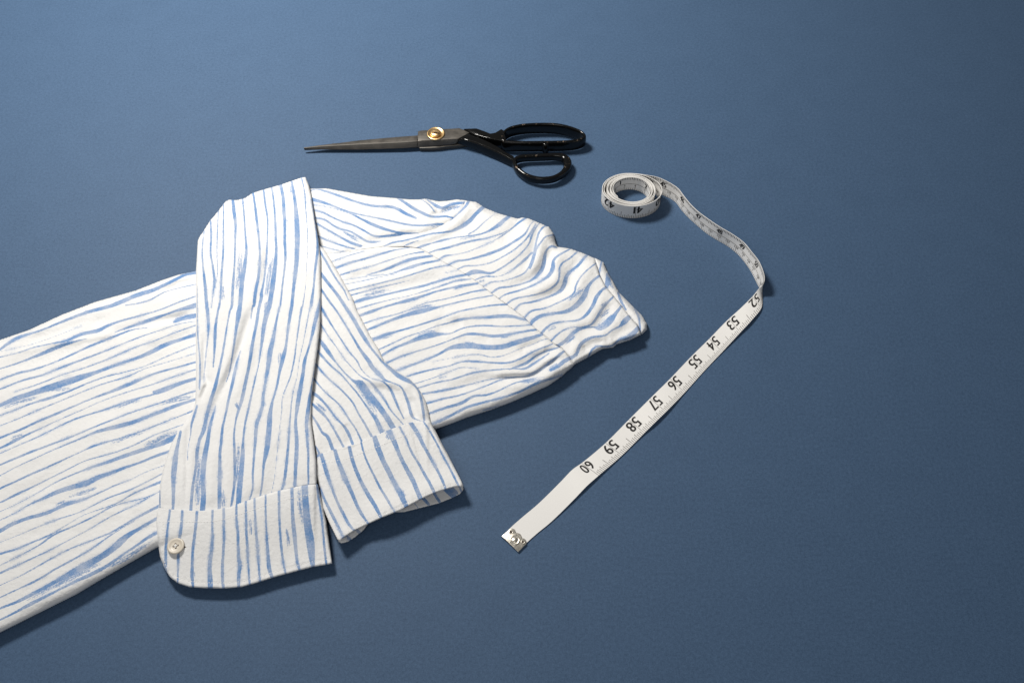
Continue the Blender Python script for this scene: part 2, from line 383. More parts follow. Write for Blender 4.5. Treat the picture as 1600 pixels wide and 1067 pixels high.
CUFF2 = [(495, 710, .5, 4), (522, 702, .9, 2.5), (542, 697.5, .9, 2.5), (562, 691, .9, 2.5), (582, 682, .9, 2.5), (606, 672, .9, 2.5), (626, 665, .9, 2.5), (640, 660, .9, 2.5), (662, 657.5, .9, 2.5), (672, 657.5, .6, 3), (680, 672, .3, 4), (690, 692, .3, 4), (700, 710, .3, 4), (710, 730, .3, 4), (719, 747, .3, 4), (723, 756, .3, 3), (722, 761, .3, 2),
         (716, 759.5, .7, 2), (706, 761.5, .7, 2), (694, 765, .7, 2), (682, 769, .7, 2), (670, 774, .7, 2), (650, 784, .7, 2), (626, 797, .7, 2), (598, 808, .7, 2), (574, 819, .7, 2), (554, 828.5, .7, 2), (540, 837.5, .7, 2), (531, 845, .6, 2), (527, 842, .4, 3), (516, 820, .4, 4), (505, 794, .4, 4), (500, 762, .4, 4), (492, 740, .4, 4)]
LINING = [(505, 730, .3, 3), (600, 690, .3, 3), (690, 700, .3, 3), (716, 742, .3, 3), (723.6, 757, .3, 3), (724.2, 765, .3, 2), (718, 772, .3, 2), (706, 778, .3, 2), (686, 786, .3, 2), (654, 794, .3, 2), (632, 799.5, .3, 2), (615, 800, .3, 2), (596, 806, .3, 2), (578, 815, .3, 2), (574, 820, .3, 2), (568, 828, .3, 2), (556, 838, .3, 2), (544, 845.8, .3, 2), (534, 848.6, .3, 2), (529, 846, .3, 2), (518, 815, .3, 3)]
SLEEVE1 = [(476.4, 276.8, .6, 7), (470, 278, .6, 10), (454, 283.5, .6, 12), (438, 289, .6, 12), (424, 293, .6, 12), (410, 297, .6, 12), (394, 302, .6, 12), (382, 310, .6, 12), (370, 313, .6, 12), (358, 312.4, .6, 12), (352, 315, .6, 12), (340, 331, .6, 12), (328, 345, .6, 11), (318, 361, .6, 10), (311, 371, .5, 9), (309, 377, .5, 8), (307.6, 401, .5, 8), (306.2, 423, .5, 8),
           (306.6, 465, .5, 7), (306, 520, .5, 7), (306, 570, .5, 7), (306, 600, .5, 7), (305, 630, .5, 7), (298.3, 648, .5, 6), (290, 658, .5, 6), (278, 674, .4, 5), (268, 692, .4, 5), (260, 716, .4, 5), (254, 736, .4, 5), (249.6, 760, .4, 5), (247.6, 795, .8, 4),
           (270, 799, 1.6, 3), (310, 801, 1.6, 3), (334, 799, 1.6, 3), (358, 795, 1.6, 3), (382, 786, 1.6, 3), (406, 778, 1.6, 3), (434, 769, 1.6, 3), (466, 761, 1.6, 3), (494.6, 757, .8, 3),
           (494, 720, .6, 6), (489, 680, .6, 6), (486, 656, .6, 6), (487, 620, .6, 6), (490, 590, .6, 6), (496, 546, .6, 6), (500, 510, .6, 6), (501.6, 472, .6, 6), (501.6, 445, .6, 6), (501, 405, .6, 6), (498, 377, .6, 6), (492.2, 345, .6, 6), (487, 309, .6, 6), (483, 291, .6, 6), (478, 278.4, .6, 5)]
CUFF1 = [(248, 793, .5, 3), (270, 796, .9, 2.5), (310, 798, .9, 2.5), (334, 796, .9, 2.5), (358, 792, .9, 2.5), (382, 783, .9, 2.5), (406, 775, .9, 2.5), (434, 766, .9, 2.5), (466, 758, .9, 2.5), (486, 755, .9, 2.5), (494, 754.4, .6, 3), (497, 757, .4, 3), (504, 788, .4, 4), (510, 814, .4, 4), (514, 844, .4, 4), (518, 873, .4, 3), (519, 880, .4, 3),
         (510, 882, .3, 3), (490, 885.2, .3, 3), (460, 893, .3, 3), (430, 901, .3, 3), (402, 910, .3, 3), (378, 916.6, .3, 3), (350, 919, .3, 3), (320, 918.4, .3, 3), (296, 916.8, .3, 3), (278, 911, .3, 3), (266, 902, .3, 3), (258, 890, .3, 3), (250, 870, .3, 3), (247, 848, .3, 3), (244.4, 820, .4, 3), (245, 800, .4, 3)]

# ---- stripes, stroke by stroke
S_BODY = '''
T1 0,730,14 60,685,22 150,635,22 320,580,12 480,515,16 680,440,22 880,385,26 1060,310,30 1200,265,26 1350,195,20 1450,145,22 1530,130,22
T1 980,385,6 1080,370,10 1180,340,12 1280,285,6 1400,250,6 1530,220,8
T1 10,745,3 250,690,3 450,620,3 640,545,2
T1 0,790,8 160,750,8 260,715,8 400,685,9 520,660,16 640,610,24 760,585,26 840,545,20 950,505,12 1080,470,12 1250,420,8 1400,360,10 1530,315,8
T1 900,595,6 980,565,14 1100,525,22 1200,490,24 1300,455,14 1400,420,18 1480,400,30 1530,385,34
T1 0,880,8 130,840,10 260,790,16 370,745,26 480,700,24 580,670,14 680,645,4
T1 1360,515,14 1420,492,26 1480,475,34 1530,465,30
T1 0,965,10 140,915,16 250,890,14 400,840,8 560,770,12 700,705,14 840,650,16 940,610,14 1040,575,8 1150,560,4
T1 0,1040,10 180,970,12 330,930,14 480,870,14 640,810,12 800,750,12 950,690,9 1100,630,8 1250,580,6 1400,530,6 1530,508,5
T1 110,1062,6 300,1000,8 480,930,8 640,880,9 780,830,9 900,780,12 1050,715,10 1200,665,8 1350,605,8 1530,540,8
T2 -200,300,24 0,215,24 120,165,34 240,125,36 380,80,46 520,35,46 T1 640,945,40 760,905,24 880,860,24 1000,820,18 1100,785,24 1200,740,30 1300,690,28 1420,650,22 1530,615,24
T2 -200,370,10 0,295,10 120,250,10 250,200,12 400,155,20 540,105,12 680,45,10 T1 830,940,8 980,905,7 1130,860,6 1300,785,7 1530,692,7
T2 -200,455,8 0,375,6 130,325,8 290,255,8 450,190,7 620,120,7 800,50,8 T1 1000,940,10 1130,880,6 1300,830,5 1530,758,5
T2 -200,560,14 0,470,14 160,405,14 300,340,16 420,290,16 560,230,12 700,170,10 850,115,18 950,75,26 T1 1050,985,22 1150,940,16 1250,905,14 1400,865,10 1530,828,14
T2 -200,640,12 0,550,12 100,500,20 200,450,14 330,390,8 470,325,6 620,260,6 800,180,6 1000,110,7 T1 1200,1000,8 1350,945,8 1530,885,10
T2 -200,680,6 0,590,6 150,525,7 300,460,8 430,395,8 580,325,12 700,285,9 850,240,14 1000,185,16 1100,155,12 1200,130,12 1300,95,20 1400,50,20 1530,8,16
T1 1200,1062,16 1320,1020,18 1430,985,22 1530,955,16
T2 -200,770,12 0,680,12 120,630,14 240,580,14 400,520,12 560,460,12 700,400,9 850,340,12 1000,280,10 1150,230,9 1300,180,8 1440,130,10 1540,100,8
T2 -200,860,6 0,765,6 120,700,8 260,635,8 400,570,7 520,520,10 640,470,12 760,420,20 900,385,30 1030,350,28 1150,305,22 1280,255,26 1400,210,22 1540,165,16
T2 -200,960,14 0,865,14 120,810,12 260,745,14 400,685,12 540,620,9 660,565,7 700,545,14 800,510,12 950,470,9 1100,420,10 1250,360,9 1390,305,8 1530,250,12
T2 -200,1060,10 0,975,10 130,910,16 260,850,10 400,780,8 520,720,8 660,650,7 800,610,9 950,565,8 1080,510,9 1200,450,7 1320,405,7 1450,360,6
T2 -200,1130,6 0,1045,6 130,985,5 280,905,6 400,835,8 500,785,9 620,735,10 740,690,18 850,655,22 960,615,26 1080,575,28 1200,535,26 1280,505,36 1400,450,40
T2 -60,1140,6 110,1060,6 230,990,10 330,945,18 450,890,30 560,855,34 680,820,40 760,780,34 860,745,26 980,700,18 1100,660,14 1220,610,18 1380,555,14
T3 -200,300,20 0,195,26 100,140,26 220,95,24 350,60,26 T2 460,1013,22 520,985,30 640,955,16 760,905,10 900,840,9 1020,795,6 1120,745,5 1250,695,4 1340,670,4
T3 -200,370,4 0,285,4 150,225,5 330,150,7 480,95,8 620,50,6 T2 840,940,9 980,890,11 1100,835,9 1200,785,7 1330,715,7
T3 -200,460,14 0,375,14 120,340,14 250,285,12 370,235,10 520,150,5 660,70,4 T2 900,985,8 1030,910,10 1150,855,14 1250,815,18 1320,790,16
T3 -200,560,6 0,465,6 150,390,8 300,310,10 420,225,12 560,165,10 720,90,9 890,0,8 T2 1040,960,8 1150,930,5 1320,850,5
T3 -200,630,14 0,525,14 100,480,12 250,410,10 400,340,10 540,265,8 700,180,7 880,75,9 T2 1060,990,7 1240,890,7 1320,850,6
T3 -200,720,5 0,620,5 150,550,7 280,480,9 420,400,10 560,330,10 700,275,10 860,210,9 1000,130,12 1100,75,16 1300,-30,22
T3 -200,810,8 0,715,8 150,645,10 300,575,14 420,500,12 560,425,12 700,345,10 820,260,9 950,175,6 1050,120,5
T3 -200,900,14 0,800,14 120,755,18 250,690,26 380,620,24 500,555,34 620,490,50 760,415,44 860,350,44 940,280,50 1000,230,36 1100,170,22 1300,55,22
T3 -200,980,12 0,890,12 130,825,16 250,760,26 350,710,20 480,645,14 600,585,20 720,530,26 850,460,22 960,380,16 1080,300,16 1160,245,22 1300,170,20
U1 290,695,6 400,655,8 540,615,5
U1 310,750,16 430,705,16 560,670,14 690,630,14 780,605,9 900,585,6
U1 340,805,10 470,765,10 600,730,8 720,690,8 830,655,6 930,630,8 1010,618,10
U1 560,800,4 650,775,10 740,745,18 830,705,20 920,675,22 1000,660,18 1075,650,16
U3 160,192,4 400,155,5 560,135,5 640,110,12 720,85,22 800,60,16 900,40,14 945,30,10
U3 190,222,6 330,195,6 460,165,5 600,140,3
U3 215,275,9 380,235,9 520,200,9 650,165,9 780,125,10 900,90,10 1020,70,8
U3 230,310,9 340,280,9 450,250,8 580,220,6 700,190,4
U3 980,130,5 1100,106,5
U3 250,370,14 350,335,24 430,320,16 560,290,12 680,262,14 800,235,16 920,200,16 1040,165,16 1140,148,14
U3 270,420,9 420,375,8 560,340,5 700,310,4 850,265,8 1000,215,12 1060,195,14 1180,180,8
U3 280,475,14 400,435,22 480,405,14 600,370,16 700,345,24 800,315,16 900,280,12 1000,255,12 1100,235,20 1230,215,14
U3 310,540,10 450,490,9 580,460,8 700,420,8 820,370,8 960,340,8 1080,310,9 1190,280,10 1305,260,14
U3 340,590,16 450,545,16 560,500,20 660,465,24 750,440,34 840,420,30 940,395,12 1060,365,10 1200,335,9 1350,308,9
U3 380,670,18 500,620,24 600,590,14 720,555,12 850,515,12 960,480,10 1080,435,10 1220,405,10 1350,385,10 1465,377,14
U3 440,740,9 560,685,9 680,630,8 800,590,6 900,550,8 1000,525,10 1080,500,20 1180,485,18 U4 590,280,20 700,270,26 800,272,22 870,290,16 925,300,12
U3 470,785,18 580,720,16 680,680,20 780,640,34 860,620,40 940,610,20 1020,605,10 1100,570,9 1180,550,9 1290,543,12 U4 720,350,9 850,345,9 965,338,10
U3 490,850,14 620,790,14 720,755,10 840,720,9 960,680,8 1060,640,10 1150,610,16 U4 550,412,18 640,425,20 730,420,20 840,400,16 920,385,14 1000,373,12
U3 580,900,14 720,850,16 840,805,14 940,760,16 1000,725,22 1080,705,36 1180,700,40 1280,712,36 U4 720,510,36 820,480,34 920,450,30 1000,425,22 1040,408,18
U3 880,825,3 980,805,3 1100,780,4 1230,768,6 U4 640,590,6 740,575,6 860,525,5 960,490,5 1040,455,6 1085,445,5
U3 650,950,9 760,915,14 880,885,10 1000,860,8 1110,825,10 1200,822,16 1300,830,12 U4 760,635,12 870,600,14 950,555,12 1030,520,10 1115,488,8
U3 700,1010,7 860,960,6 980,915,6 1080,875,6 1140,870,5 1240,880,3
U4 780,685,10 850,660,16 920,630,20 980,585,14 1060,545,14 1110,530,14 1170,512,8
U4 40,840,10 200,790,10 330,765,10 450,725,14 560,700,12 680,688,10 800,680,5 900,680,14 970,640,18 1030,600,12 1090,560,8
U4 80,880,14 260,850,16 380,825,16 500,795,8 620,765,6 750,745,5 880,742,10 960,720,22 1030,680,20 1100,630,20 1160,580,20 1205,545,16
U4 100,960,14 260,915,14 380,890,12 500,850,9 620,805,10 720,765,9 840,745,8 940,740,6
U4 110,1045,14 280,985,18 400,950,22 500,895,16 600,885,14 700,850,10 800,800,8 880,775,8
U4 1100,690,20 1160,660,26 1210,620,30 1262,590,26
U6 985,925,14 1120,870,22 1200,830,18 1300,780,20 1400,750,16 1500,725,16 U4 760,895,16 880,850,16 1000,790,20 1100,760,16 1190,730,12
U4 570,1005,6 640,985,10 700,970,6
'''
D_BODY = '''
T3 200,740,50 420,620,70 620,530,70 800,430,60
T3 830,490,40 1000,400,60 1180,270,60
T2 0,240,34 150,190,40 330,140,30
T2 870,245,40 1000,200,40 1130,160,30
T2 80,480,40 180,440,36
T2 1250,210,44 1400,165,54 1500,150,50
T2 860,520,36 980,465,40 1120,425,36
T2 1100,560,50 1250,475,70 1400,415,60
T2 430,1000,40 520,965,50
T2 500,940,30 700,880,40 760,850,20
T1 900,1050,30 1000,1000,40 1120,950,36
T1 560,1030,30 300,1062,40
T1 1400,420,30 1530,400,44
T1 1340,510,30 1420,480,44 1530,470,44
U3 320,320,30 420,290,50 560,260,30
U3 700,425,40 800,400,56 900,390,30
U3 330,450,30 460,425,40
U3 400,645,50 480,635,50 580,610,30
U3 740,640,40 840,600,56 930,590,40
U3 1060,195,30 1150,180,30
U3 1040,260,30 1130,235,34
U3 1120,680,40 1220,690,50
U4 850,790,40 950,770,56 1060,750,40
U4 700,435,30 780,430,34
U4 1080,700,40 1170,640,60
U4 220,750,26 300,740,20
'''
S_YOKE = '''
U1 700,575,8 770,545,12 860,530,10 960,505,12 1080,475,12 1200,462,14 1280,435,24 1360,385,28 1420,320,26 1480,265,24
U1 1220,370,10 1290,310,12 1340,260,18 1362,222,18
U1 855,575,6 910,550,8 970,530,5
U1 955,592,14 1010,570,16 1080,550,8 1150,530,16 1250,508,8 U2 110,400,8 230,385,10 320,355,14 400,305,28 440,270,26 480,240,22
U2 160,380,9 220,345,9 290,280,6 375,215,4
U1 1045,630,8 1110,605,10 1200,585,16 1300,555,14 U2 200,430,14 310,410,10 420,375,8 470,345,4
U1 1125,680,10 1180,650,14 1250,640,6 1330,625,5 U2 200,500,7 320,450,6 420,395,8 500,335,10 560,285,14 615,250,14
U1 1200,722,12 1270,690,14 U2 150,580,12 250,555,16 330,530,20 430,490,18 530,430,16 600,380,14 640,310,8 672,275,6
U1 1275,756,10 U2 130,630,10 220,625,8 330,605,8 430,555,8 520,500,9 600,430,10 650,360,12 685,300,8
U2 140,700,24 200,675,34 260,675,24 330,685,14 400,655,12 470,610,10 560,540,10 630,460,10 655,390,14 680,340,12 710,298,8
U2 205,740,8 290,710,10 390,710,6 470,680,8 540,630,16 600,580,18 655,525,10
U2 272,790,10 340,755,10 430,745,7 530,715,9 600,680,10 640,620,12 665,550,12 690,440,12 710,370,14 745,325,12 780,312,10
U2 335,842,14 400,800,14 480,790,12 570,770,10 650,740,14 700,700,24 740,640,30 755,560,24 770,505,14 810,475,16 850,485,10
U2 640,650,10 665,590,12 690,500,12 720,450,12 765,400,10 830,385,10
U2 395,886,8 450,850,10 540,825,12 640,790,14 720,750,16 790,700,24 820,640,30 822,590,20 850,555,14 890,530,12 950,498,10
U2 458,926,12 520,885,12 620,865,8 730,840,10 810,800,14 860,750,14 870,690,14 872,640,12 900,600,12 950,570,12 1020,508,10
U2 518,972,16 570,925,12 660,910,12 740,885,14 820,855,16 880,820,26 910,770,30 925,710,28 960,670,20 1020,620,18 1060,570,20 1095,536,16
U2 592,1040,12 650,980,14 750,960,10 850,920,8 930,880,10 985,840,12 1000,780,12 1040,710,10 1100,650,9 1160,605,8
U2 660,1060,26 720,1020,24 820,1000,20 920,985,26 1000,940,36 1060,870,40 1090,800,28 1130,745,18 1190,700,16
U5 490,445,20 520,400,24 570,370,20
U5 575,510,20 620,460,16 680,425,12 780,410,8 870,400,14 930,360,22 980,290,24 1010,220,26 1050,170,18 1085,145,18
U5 655,562,14 720,500,12 800,460,8 880,455,5 960,440,12 1000,400,16 1050,320,18 1100,260,16 1140,220,12
U5 680,615,20 760,570,24 830,500,28 890,465,22 980,455,8 1040,460,40 1110,410,50 1160,350,24 1205,290,18
U5 780,710,24 850,670,24 880,600,24 930,555,24 1000,530,14 1080,520,12 1130,480,12 1190,450,16 1230,410,40 1272,372,30
U5 945,695,14 970,640,14 1010,605,14 1060,605,10 1130,600,10 1190,550,16 1240,540,26 1290,510,36 1338,460,30
'''
D_YOKE = '''
U2 930,900,40 1000,850,60 1060,800,50
U2 600,920,30 740,890,30
U2 1180,1030,60 1260,970,50
U5 620,480,50 700,450,40
U5 1000,470,50 1080,420,70 1150,360,50
U5 760,590,40 850,520,40
U5 1040,300,40 1110,250,40
U2 200,770,30 300,735,30
U1 1270,530,20 1440,490,20
'''
S_BAND = '''
U5 1080,155,20 1100,100,40 1095,40,20
U5 1180,190,16 1200,250,18 1240,320,12
U5 1305,300,14 1340,380,14 1350,450,12 1355,490,10
U2 1180,690,12 1190,640,12 1200,590,12
'''
D_BAND = '''
U5 1090,60,30 1140,160,40
U5 1310,300,14 1330,330,14
'''
S_UPPER = '''
U1 100,155,10 170,130,8 260,150,14 360,185,16 460,220,14 560,250,16 650,262,18 740,265,18 810,285,22 870,320,22 950,355,16
U1 100,200,30 200,225,20 290,255,12 380,290,10 480,320,8 600,345,9 720,370,12 830,395,12 920,410,14 1010,412,12 1080,405,16 1160,402,16
U1 810,200,16 880,245,20 940,285,20 1010,320,20 1060,340,18 1120,345,14 1180,340,14 1240,355,12
U1 120,250,8 250,265,4 360,295,5 450,325,8 520,360,14 590,395,20 660,425,22 740,450,16 830,470,14 970,478,16
U1 120,285,10 220,310,14 290,345,10 380,385,9 460,410,12 540,450,12 600,485,14 660,500,16 760,490,16 860,482,14
U1 130,350,6 230,365,14 300,410,12 360,440,14 440,460,10 520,510,16 580,540,16 680,540,12
U1 140,380,16 230,430,14 310,475,12 380,515,14 450,550,18 520,575,20
U1 170,490,14 250,525,14 330,555,10 410,580,9 500,602,10
U1 190,565,10 270,590,8 330,605,6 400,618,6
U1 265,640,10 310,635,14 370,628,12
U1 985,205,4 1050,250,8 1100,310,6
U1 1035,210,8 1110,260,22 1160,275,20 1240,245,20 1330,235,16
'''
D_UPPER = '''
U1 1140,310,50 1220,280,60 1310,255,50
U1 370,450,30 450,500,50 540,540,40
U1 1060,425,30 1150,400,30
'''
S_SLEEVE1 = '''
T4 145,480,6 130,620,10 135,750,12 150,880,20 165,1060,24 T5 170,120,26 178,240,20 175,330,10 160,460,6 150,570,6 140,690,5
T5 92,-60,5 95,300,8 110,480,10 112,620,14 108,740,10
T4 195,400,10 200,520,16 195,650,12 210,740,12 225,860,16 215,960,10 200,1080,5
T4 255,320,8 250,460,8 245,600,8 245,700,6 250,800,5 230,930,4
T4 297,270,8 295,450,10 295,600,14 290,700,14 280,830,16 275,950,12 265,1060,14 T5 255,120,14 235,240,18 230,330,22 225,450,14 215,570,6
T4 368,230,18 378,330,24 390,420,20 388,540,14 385,660,10 380,780,12 370,900,18 362,1062,18 T5 345,130,12 320,270,10 300,400,14 275,530,14 250,640,20 225,740,26 190,850,26 165,950,26 T6 440,165,28 410,230,20 390,320,24 385,420,20 365,540,16 350,650,22 340,800,20
T4 445,225,8 455,330,10 462,430,12 470,550,14 475,640,18 460,760,26 440,880,32 425,1062,30 T5 415,150,36 395,270,20 380,380,16 365,480,12 345,600,10 320,680,5
T4 527,180,14 545,300,16 560,430,18 575,560,14 580,700,16 570,830,20 545,960,24 535,1062,20 T5 525,90,12 510,190,7
T4 608,150,10 625,290,14 640,380,12 640,520,10 632,680,14 615,850,12 590,980,20 T5 595,10,22 570,120,20 555,220,20 535,320,20 515,430,24 495,560,22 465,700,24 440,820,24 405,930,16 T6 690,100,10 678,200,14 682,330,18 685,470,18 680,590,20 655,760,14
T4 672,140,10 690,260,12 700,400,14 705,530,16 708,650,18 695,780,30 680,900,34 655,1062,32 T5 645,110,36 615,230,30 600,340,24 585,450,12 570,550,6 545,650,10 520,760,12 490,900,16 T6 765,110,14 750,240,16 745,360,30 735,480,34 720,620,40 712,755,34
T4 742,115,22 762,220,22 768,330,24 775,420,20 775,560,20 780,680,16 770,800,12 755,920,12 740,1062,12 T5 730,110,14 705,230,16 685,340,26 660,450,36 645,560,30 625,680,20 605,800,22 600,870,24 570,970,26 T6 855,110,26 845,240,22 835,360,16 825,500,14 825,610,12 798,710,10
T4 830,95,14 850,220,20 862,320,28 870,430,36 872,560,36 868,700,32 858,800,28 842,940,22 830,1062,24 T5 820,140,24 800,270,18 785,400,18 760,500,30 735,600,20 710,730,14 680,830,16 660,930,30 T6 955,110,36 945,220,40 930,330,34 910,430,18 900,560,14 880,690,10
T4 905,60,8 930,180,8 940,320,7 950,450,5 955,600,4 945,750,3 938,900,3 915,1062,10 T5 905,110,14 885,240,12 865,380,8 850,500,10 820,640,8 780,740,6 755,820,5 750,920,5 T6 1035,150,4 1020,300,4 1005,450,3 990,560,4 970,655,4
T4 985,235,8 1015,430,10 1030,560,14 1028,660,18 1012,780,16 1000,920,14 980,1062,22 T5 970,110,10 945,240,8 920,370,5 890,500,4 870,640,4 840,760,6 825,870,8 T6 1115,90,11 1110,150,14 1100,300,18 1085,450,20 1070,560,18 1052,630,18
T4 1056,930,4 1052,1000,6 T5 1053,20,8 1040,100,20 1010,220,26 985,330,18 955,440,14 930,520,22 915,630,24 895,740,30 875,860,30 862,960,18 T6 1160,130,22 1168,240,28 1165,370,28 1158,480,24 1153,615,22
T5 1015,540,5 990,680,8 970,800,20 955,920,28 T6 1245,100,26 1250,220,20 1258,340,16 1258,460,14 1260,595,12
T5 430,440,6 410,500,12 390,580,20 365,700,20 340,800,18 320,900,16 300,990,14 T6 590,130,16 580,230,20 568,350,20 568,480,26 565,600,28 563,770,24
T5 235,870,8 215,940,16 190,1030,24 T6 475,228,28 455,330,36 440,430,40 435,560,34 440,680,36 430,800,38
T5 90,870,14 65,950,18 T6 345,120,14 340,190,6 320,300,3 315,400,3
T6 262,170,16 235,290,24 215,420,40 205,550,34 205,680,22 200,790,18
T6 97,630,10 100,780,10
'''
D_SLEEVE1 = '''
T6 410,330,40 400,560,66 395,770,66
T6 715,250,40 710,450,56 700,570,50
T6 590,620,40 600,770,70
T6 195,470,30 190,550,20
T4 435,640,50 420,820,64 400,960,54
T4 675,680,40 650,850,56 630,1000,50
T4 285,900,40 290,1020,54
T5 640,40,60 625,190,44
T5 735,450,36 740,550,50
T5 625,840,36 610,870,30
T4 825,120,36 830,190,40
T4 785,390,30 795,410,30
T5 60,960,30 80,900,30
T6 690,-60,40 720,10,40
'''
S_CUFF1 = '''
T7 180,270,14 165,380,16 152,500,18 145,620,20 145,780,18
T7 275,270,16 270,380,20 255,480,24 245,560,10 243,660,20 240,750,14 238,870,10
T7 392,270,18 380,400,20 368,500,20 355,610,20 352,720,20 350,800,24 360,900,14
T7 512,270,14 508,400,16 510,500,18 500,610,26 488,720,28 490,800,34 495,900,36
T7 598,270,18 598,400,20 600,500,20 595,610,20 588,720,20 588,800,22 595,900,20
T7 697,235,14 697,360,18 708,460,20 710,560,20 715,660,26 725,710,30 715,790,24 715,900,22
T7 770,210,14 772,330,16 775,450,18 782,560,18 788,680,14 795,780,14 800,870,14
T7 838,185,14 843,330,16 850,450,18 860,560,18 868,680,16 875,760,16 882,850,18
T7 925,155,12 925,300,14 930,430,14 938,560,20 945,660,26 955,750,28 980,815,22
T7 1030,125,20 1030,260,18 1035,400,16 1045,540,16 1058,660,18 1080,780,14
T7 1130,100,22 1133,220,22 1138,350,26 1150,470,30 1162,600,24 1175,700,20 1195,760,18
T7 1230,75,46 1235,200,48 1245,320,50 1258,430,56 1275,540,60 1285,640,46 1295,740,22
T7 1325,75,14 1340,200,14 1362,330,16 1375,460,16 1385,580,16 1400,710,14
'''
D_CUFF1 = '''
T7 1185,110,60 1200,280,50 1220,420,36
T7 1090,420,40 1110,570,50
T7 805,350,40 810,480,36
T7 1290,640,50 1300,720,40
T7 360,760,30 370,810,30
'''
S_SLEEVE2 = '''
U1 195,610,16 240,680,16 290,770,14 340,850,12 390,920,10 420,990,6 U3 235,340,5
U3 -10,115,22 15,150,22 70,220,22 140,310,22 200,400,24 260,490,26 310,580,28 360,660,26 400,720,16 450,780,16 490,830,14 560,890,26 620,940,32 700,980,26 U6 880,600,18 920,650,14 945,740,18 965,880,16
U3 -15,230,16 15,270,16 70,350,14 130,430,12 200,540,14 260,640,14 320,740,20 380,820,30 U6 560,470,30 620,530,30 660,570,14 720,590,6 780,620,8 810,670,16 840,750,20 865,840,20 890,870,10 945,890,4
U3 -15,370,20 12,410,20 60,490,16 110,570,10 170,660,10 230,750,10 290,820,10 U6 470,480,6 540,550,5 640,580,8 700,640,18 740,730,18 770,800,12 805,870,8
U3 -15,500,10 5,530,10 60,620,8 120,700,6 180,790,6 240,860,6 U6 470,540,6 540,580,14 600,650,18 660,730,16 700,800,10 760,870,8 815,930,8
U6 110,200,16 145,250,14 180,300,30 230,370,24 290,450,10 360,530,9 420,580,20 470,600,50 530,680,50 590,750,44 650,830,40 690,890,40 730,955,36
U6 105,315,16 135,345,16 190,410,16 250,470,14 320,530,10 380,600,10 440,670,12 490,740,12 540,810,16 590,880,30 635,980,34
U6 90,420,14 125,455,14 180,520,14 240,580,12 300,630,12 360,690,12 410,750,12 450,830,12 500,910,14 560,1020,16
U6 80,540,14 110,570,14 160,630,10 220,690,9 280,740,10 330,800,12 380,880,12 430,950,10 475,1045,14
U6 70,650,24 95,670,24 150,710,18 220,790,16 270,860,14 330,920,14 370,980,22 410,1080,16
U6 60,730,16 90,755,16 140,800,24 190,850,16 240,920,14 280,990,16 U7 345,260,14
U6 70,825,12 90,850,12 130,910,16 170,980,18 U7 210,160,24 250,260,24
U7 110,230,8 135,270,12 150,310,14
'''
D_SLEEVE2 = '''
U6 420,590,40 470,640,60 530,730,60 600,850,50
U6 120,740,30 200,820,50
U6 540,430,30 600,510,30
U6 700,490,30 800,570,30
'''
S_CUFF2 = '''
U7 160,300,24 190,400,30 215,480,26 250,580,18 290,680,18 330,760,22 380,850,20 450,925,12
U7 265,260,24 295,360,30 335,460,36 380,560,28 420,650,24 460,740,22 530,845,14
U7 378,240,24 400,330,26 430,420,26 480,530,26 530,620,28 580,700,28 630,795,20
U7 470,200,12 490,280,12 520,360,14 570,460,14 620,560,16 670,640,16 710,710,14 745,770,12
U7 575,160,30 600,240,40 640,340,36 690,440,36 730,520,34 775,600,40 825,705,30
U7 685,110,40 730,200,34 770,300,28 820,400,30 870,490,34 900,560,32 940,655,30
U7 770,80,14 820,170,14 860,270,16 920,370,16 970,460,20 1010,530,20 1055,620,20
U7 855,50,30 910,130,30 960,230,24 1010,320,22 1060,410,20 1110,510,18 1132,575,16
U7 955,35,10 1010,120,12 1060,210,12 1110,310,14 1160,400,14 1200,480,14 1240,560,14
U7 150,560,12 190,660,18 240,760,22 290,860,20 335,950,20
U7 120,320,20 150,295,26 175,330,20
'''
D_CUFF2 = '''
U7 670,140,50 700,190,50
U7 790,570,50 810,640,56
U7 170,310,40 185,370,40
'''
S_LINING = '''
U7 930,610,22 955,640,22 1000,690,20
U7 1020,570,20 1040,600,20 1085,670,18
U7 1110,540,46 1140,570,46 1195,625,40
U7 880,670,6 915,715,6
U7 350,920,16 390,975,16
U7 430,880,20 465,915,20
U7 1235,540,14 1255,590,12
U7 1180,560,20 1215,600,26
'''

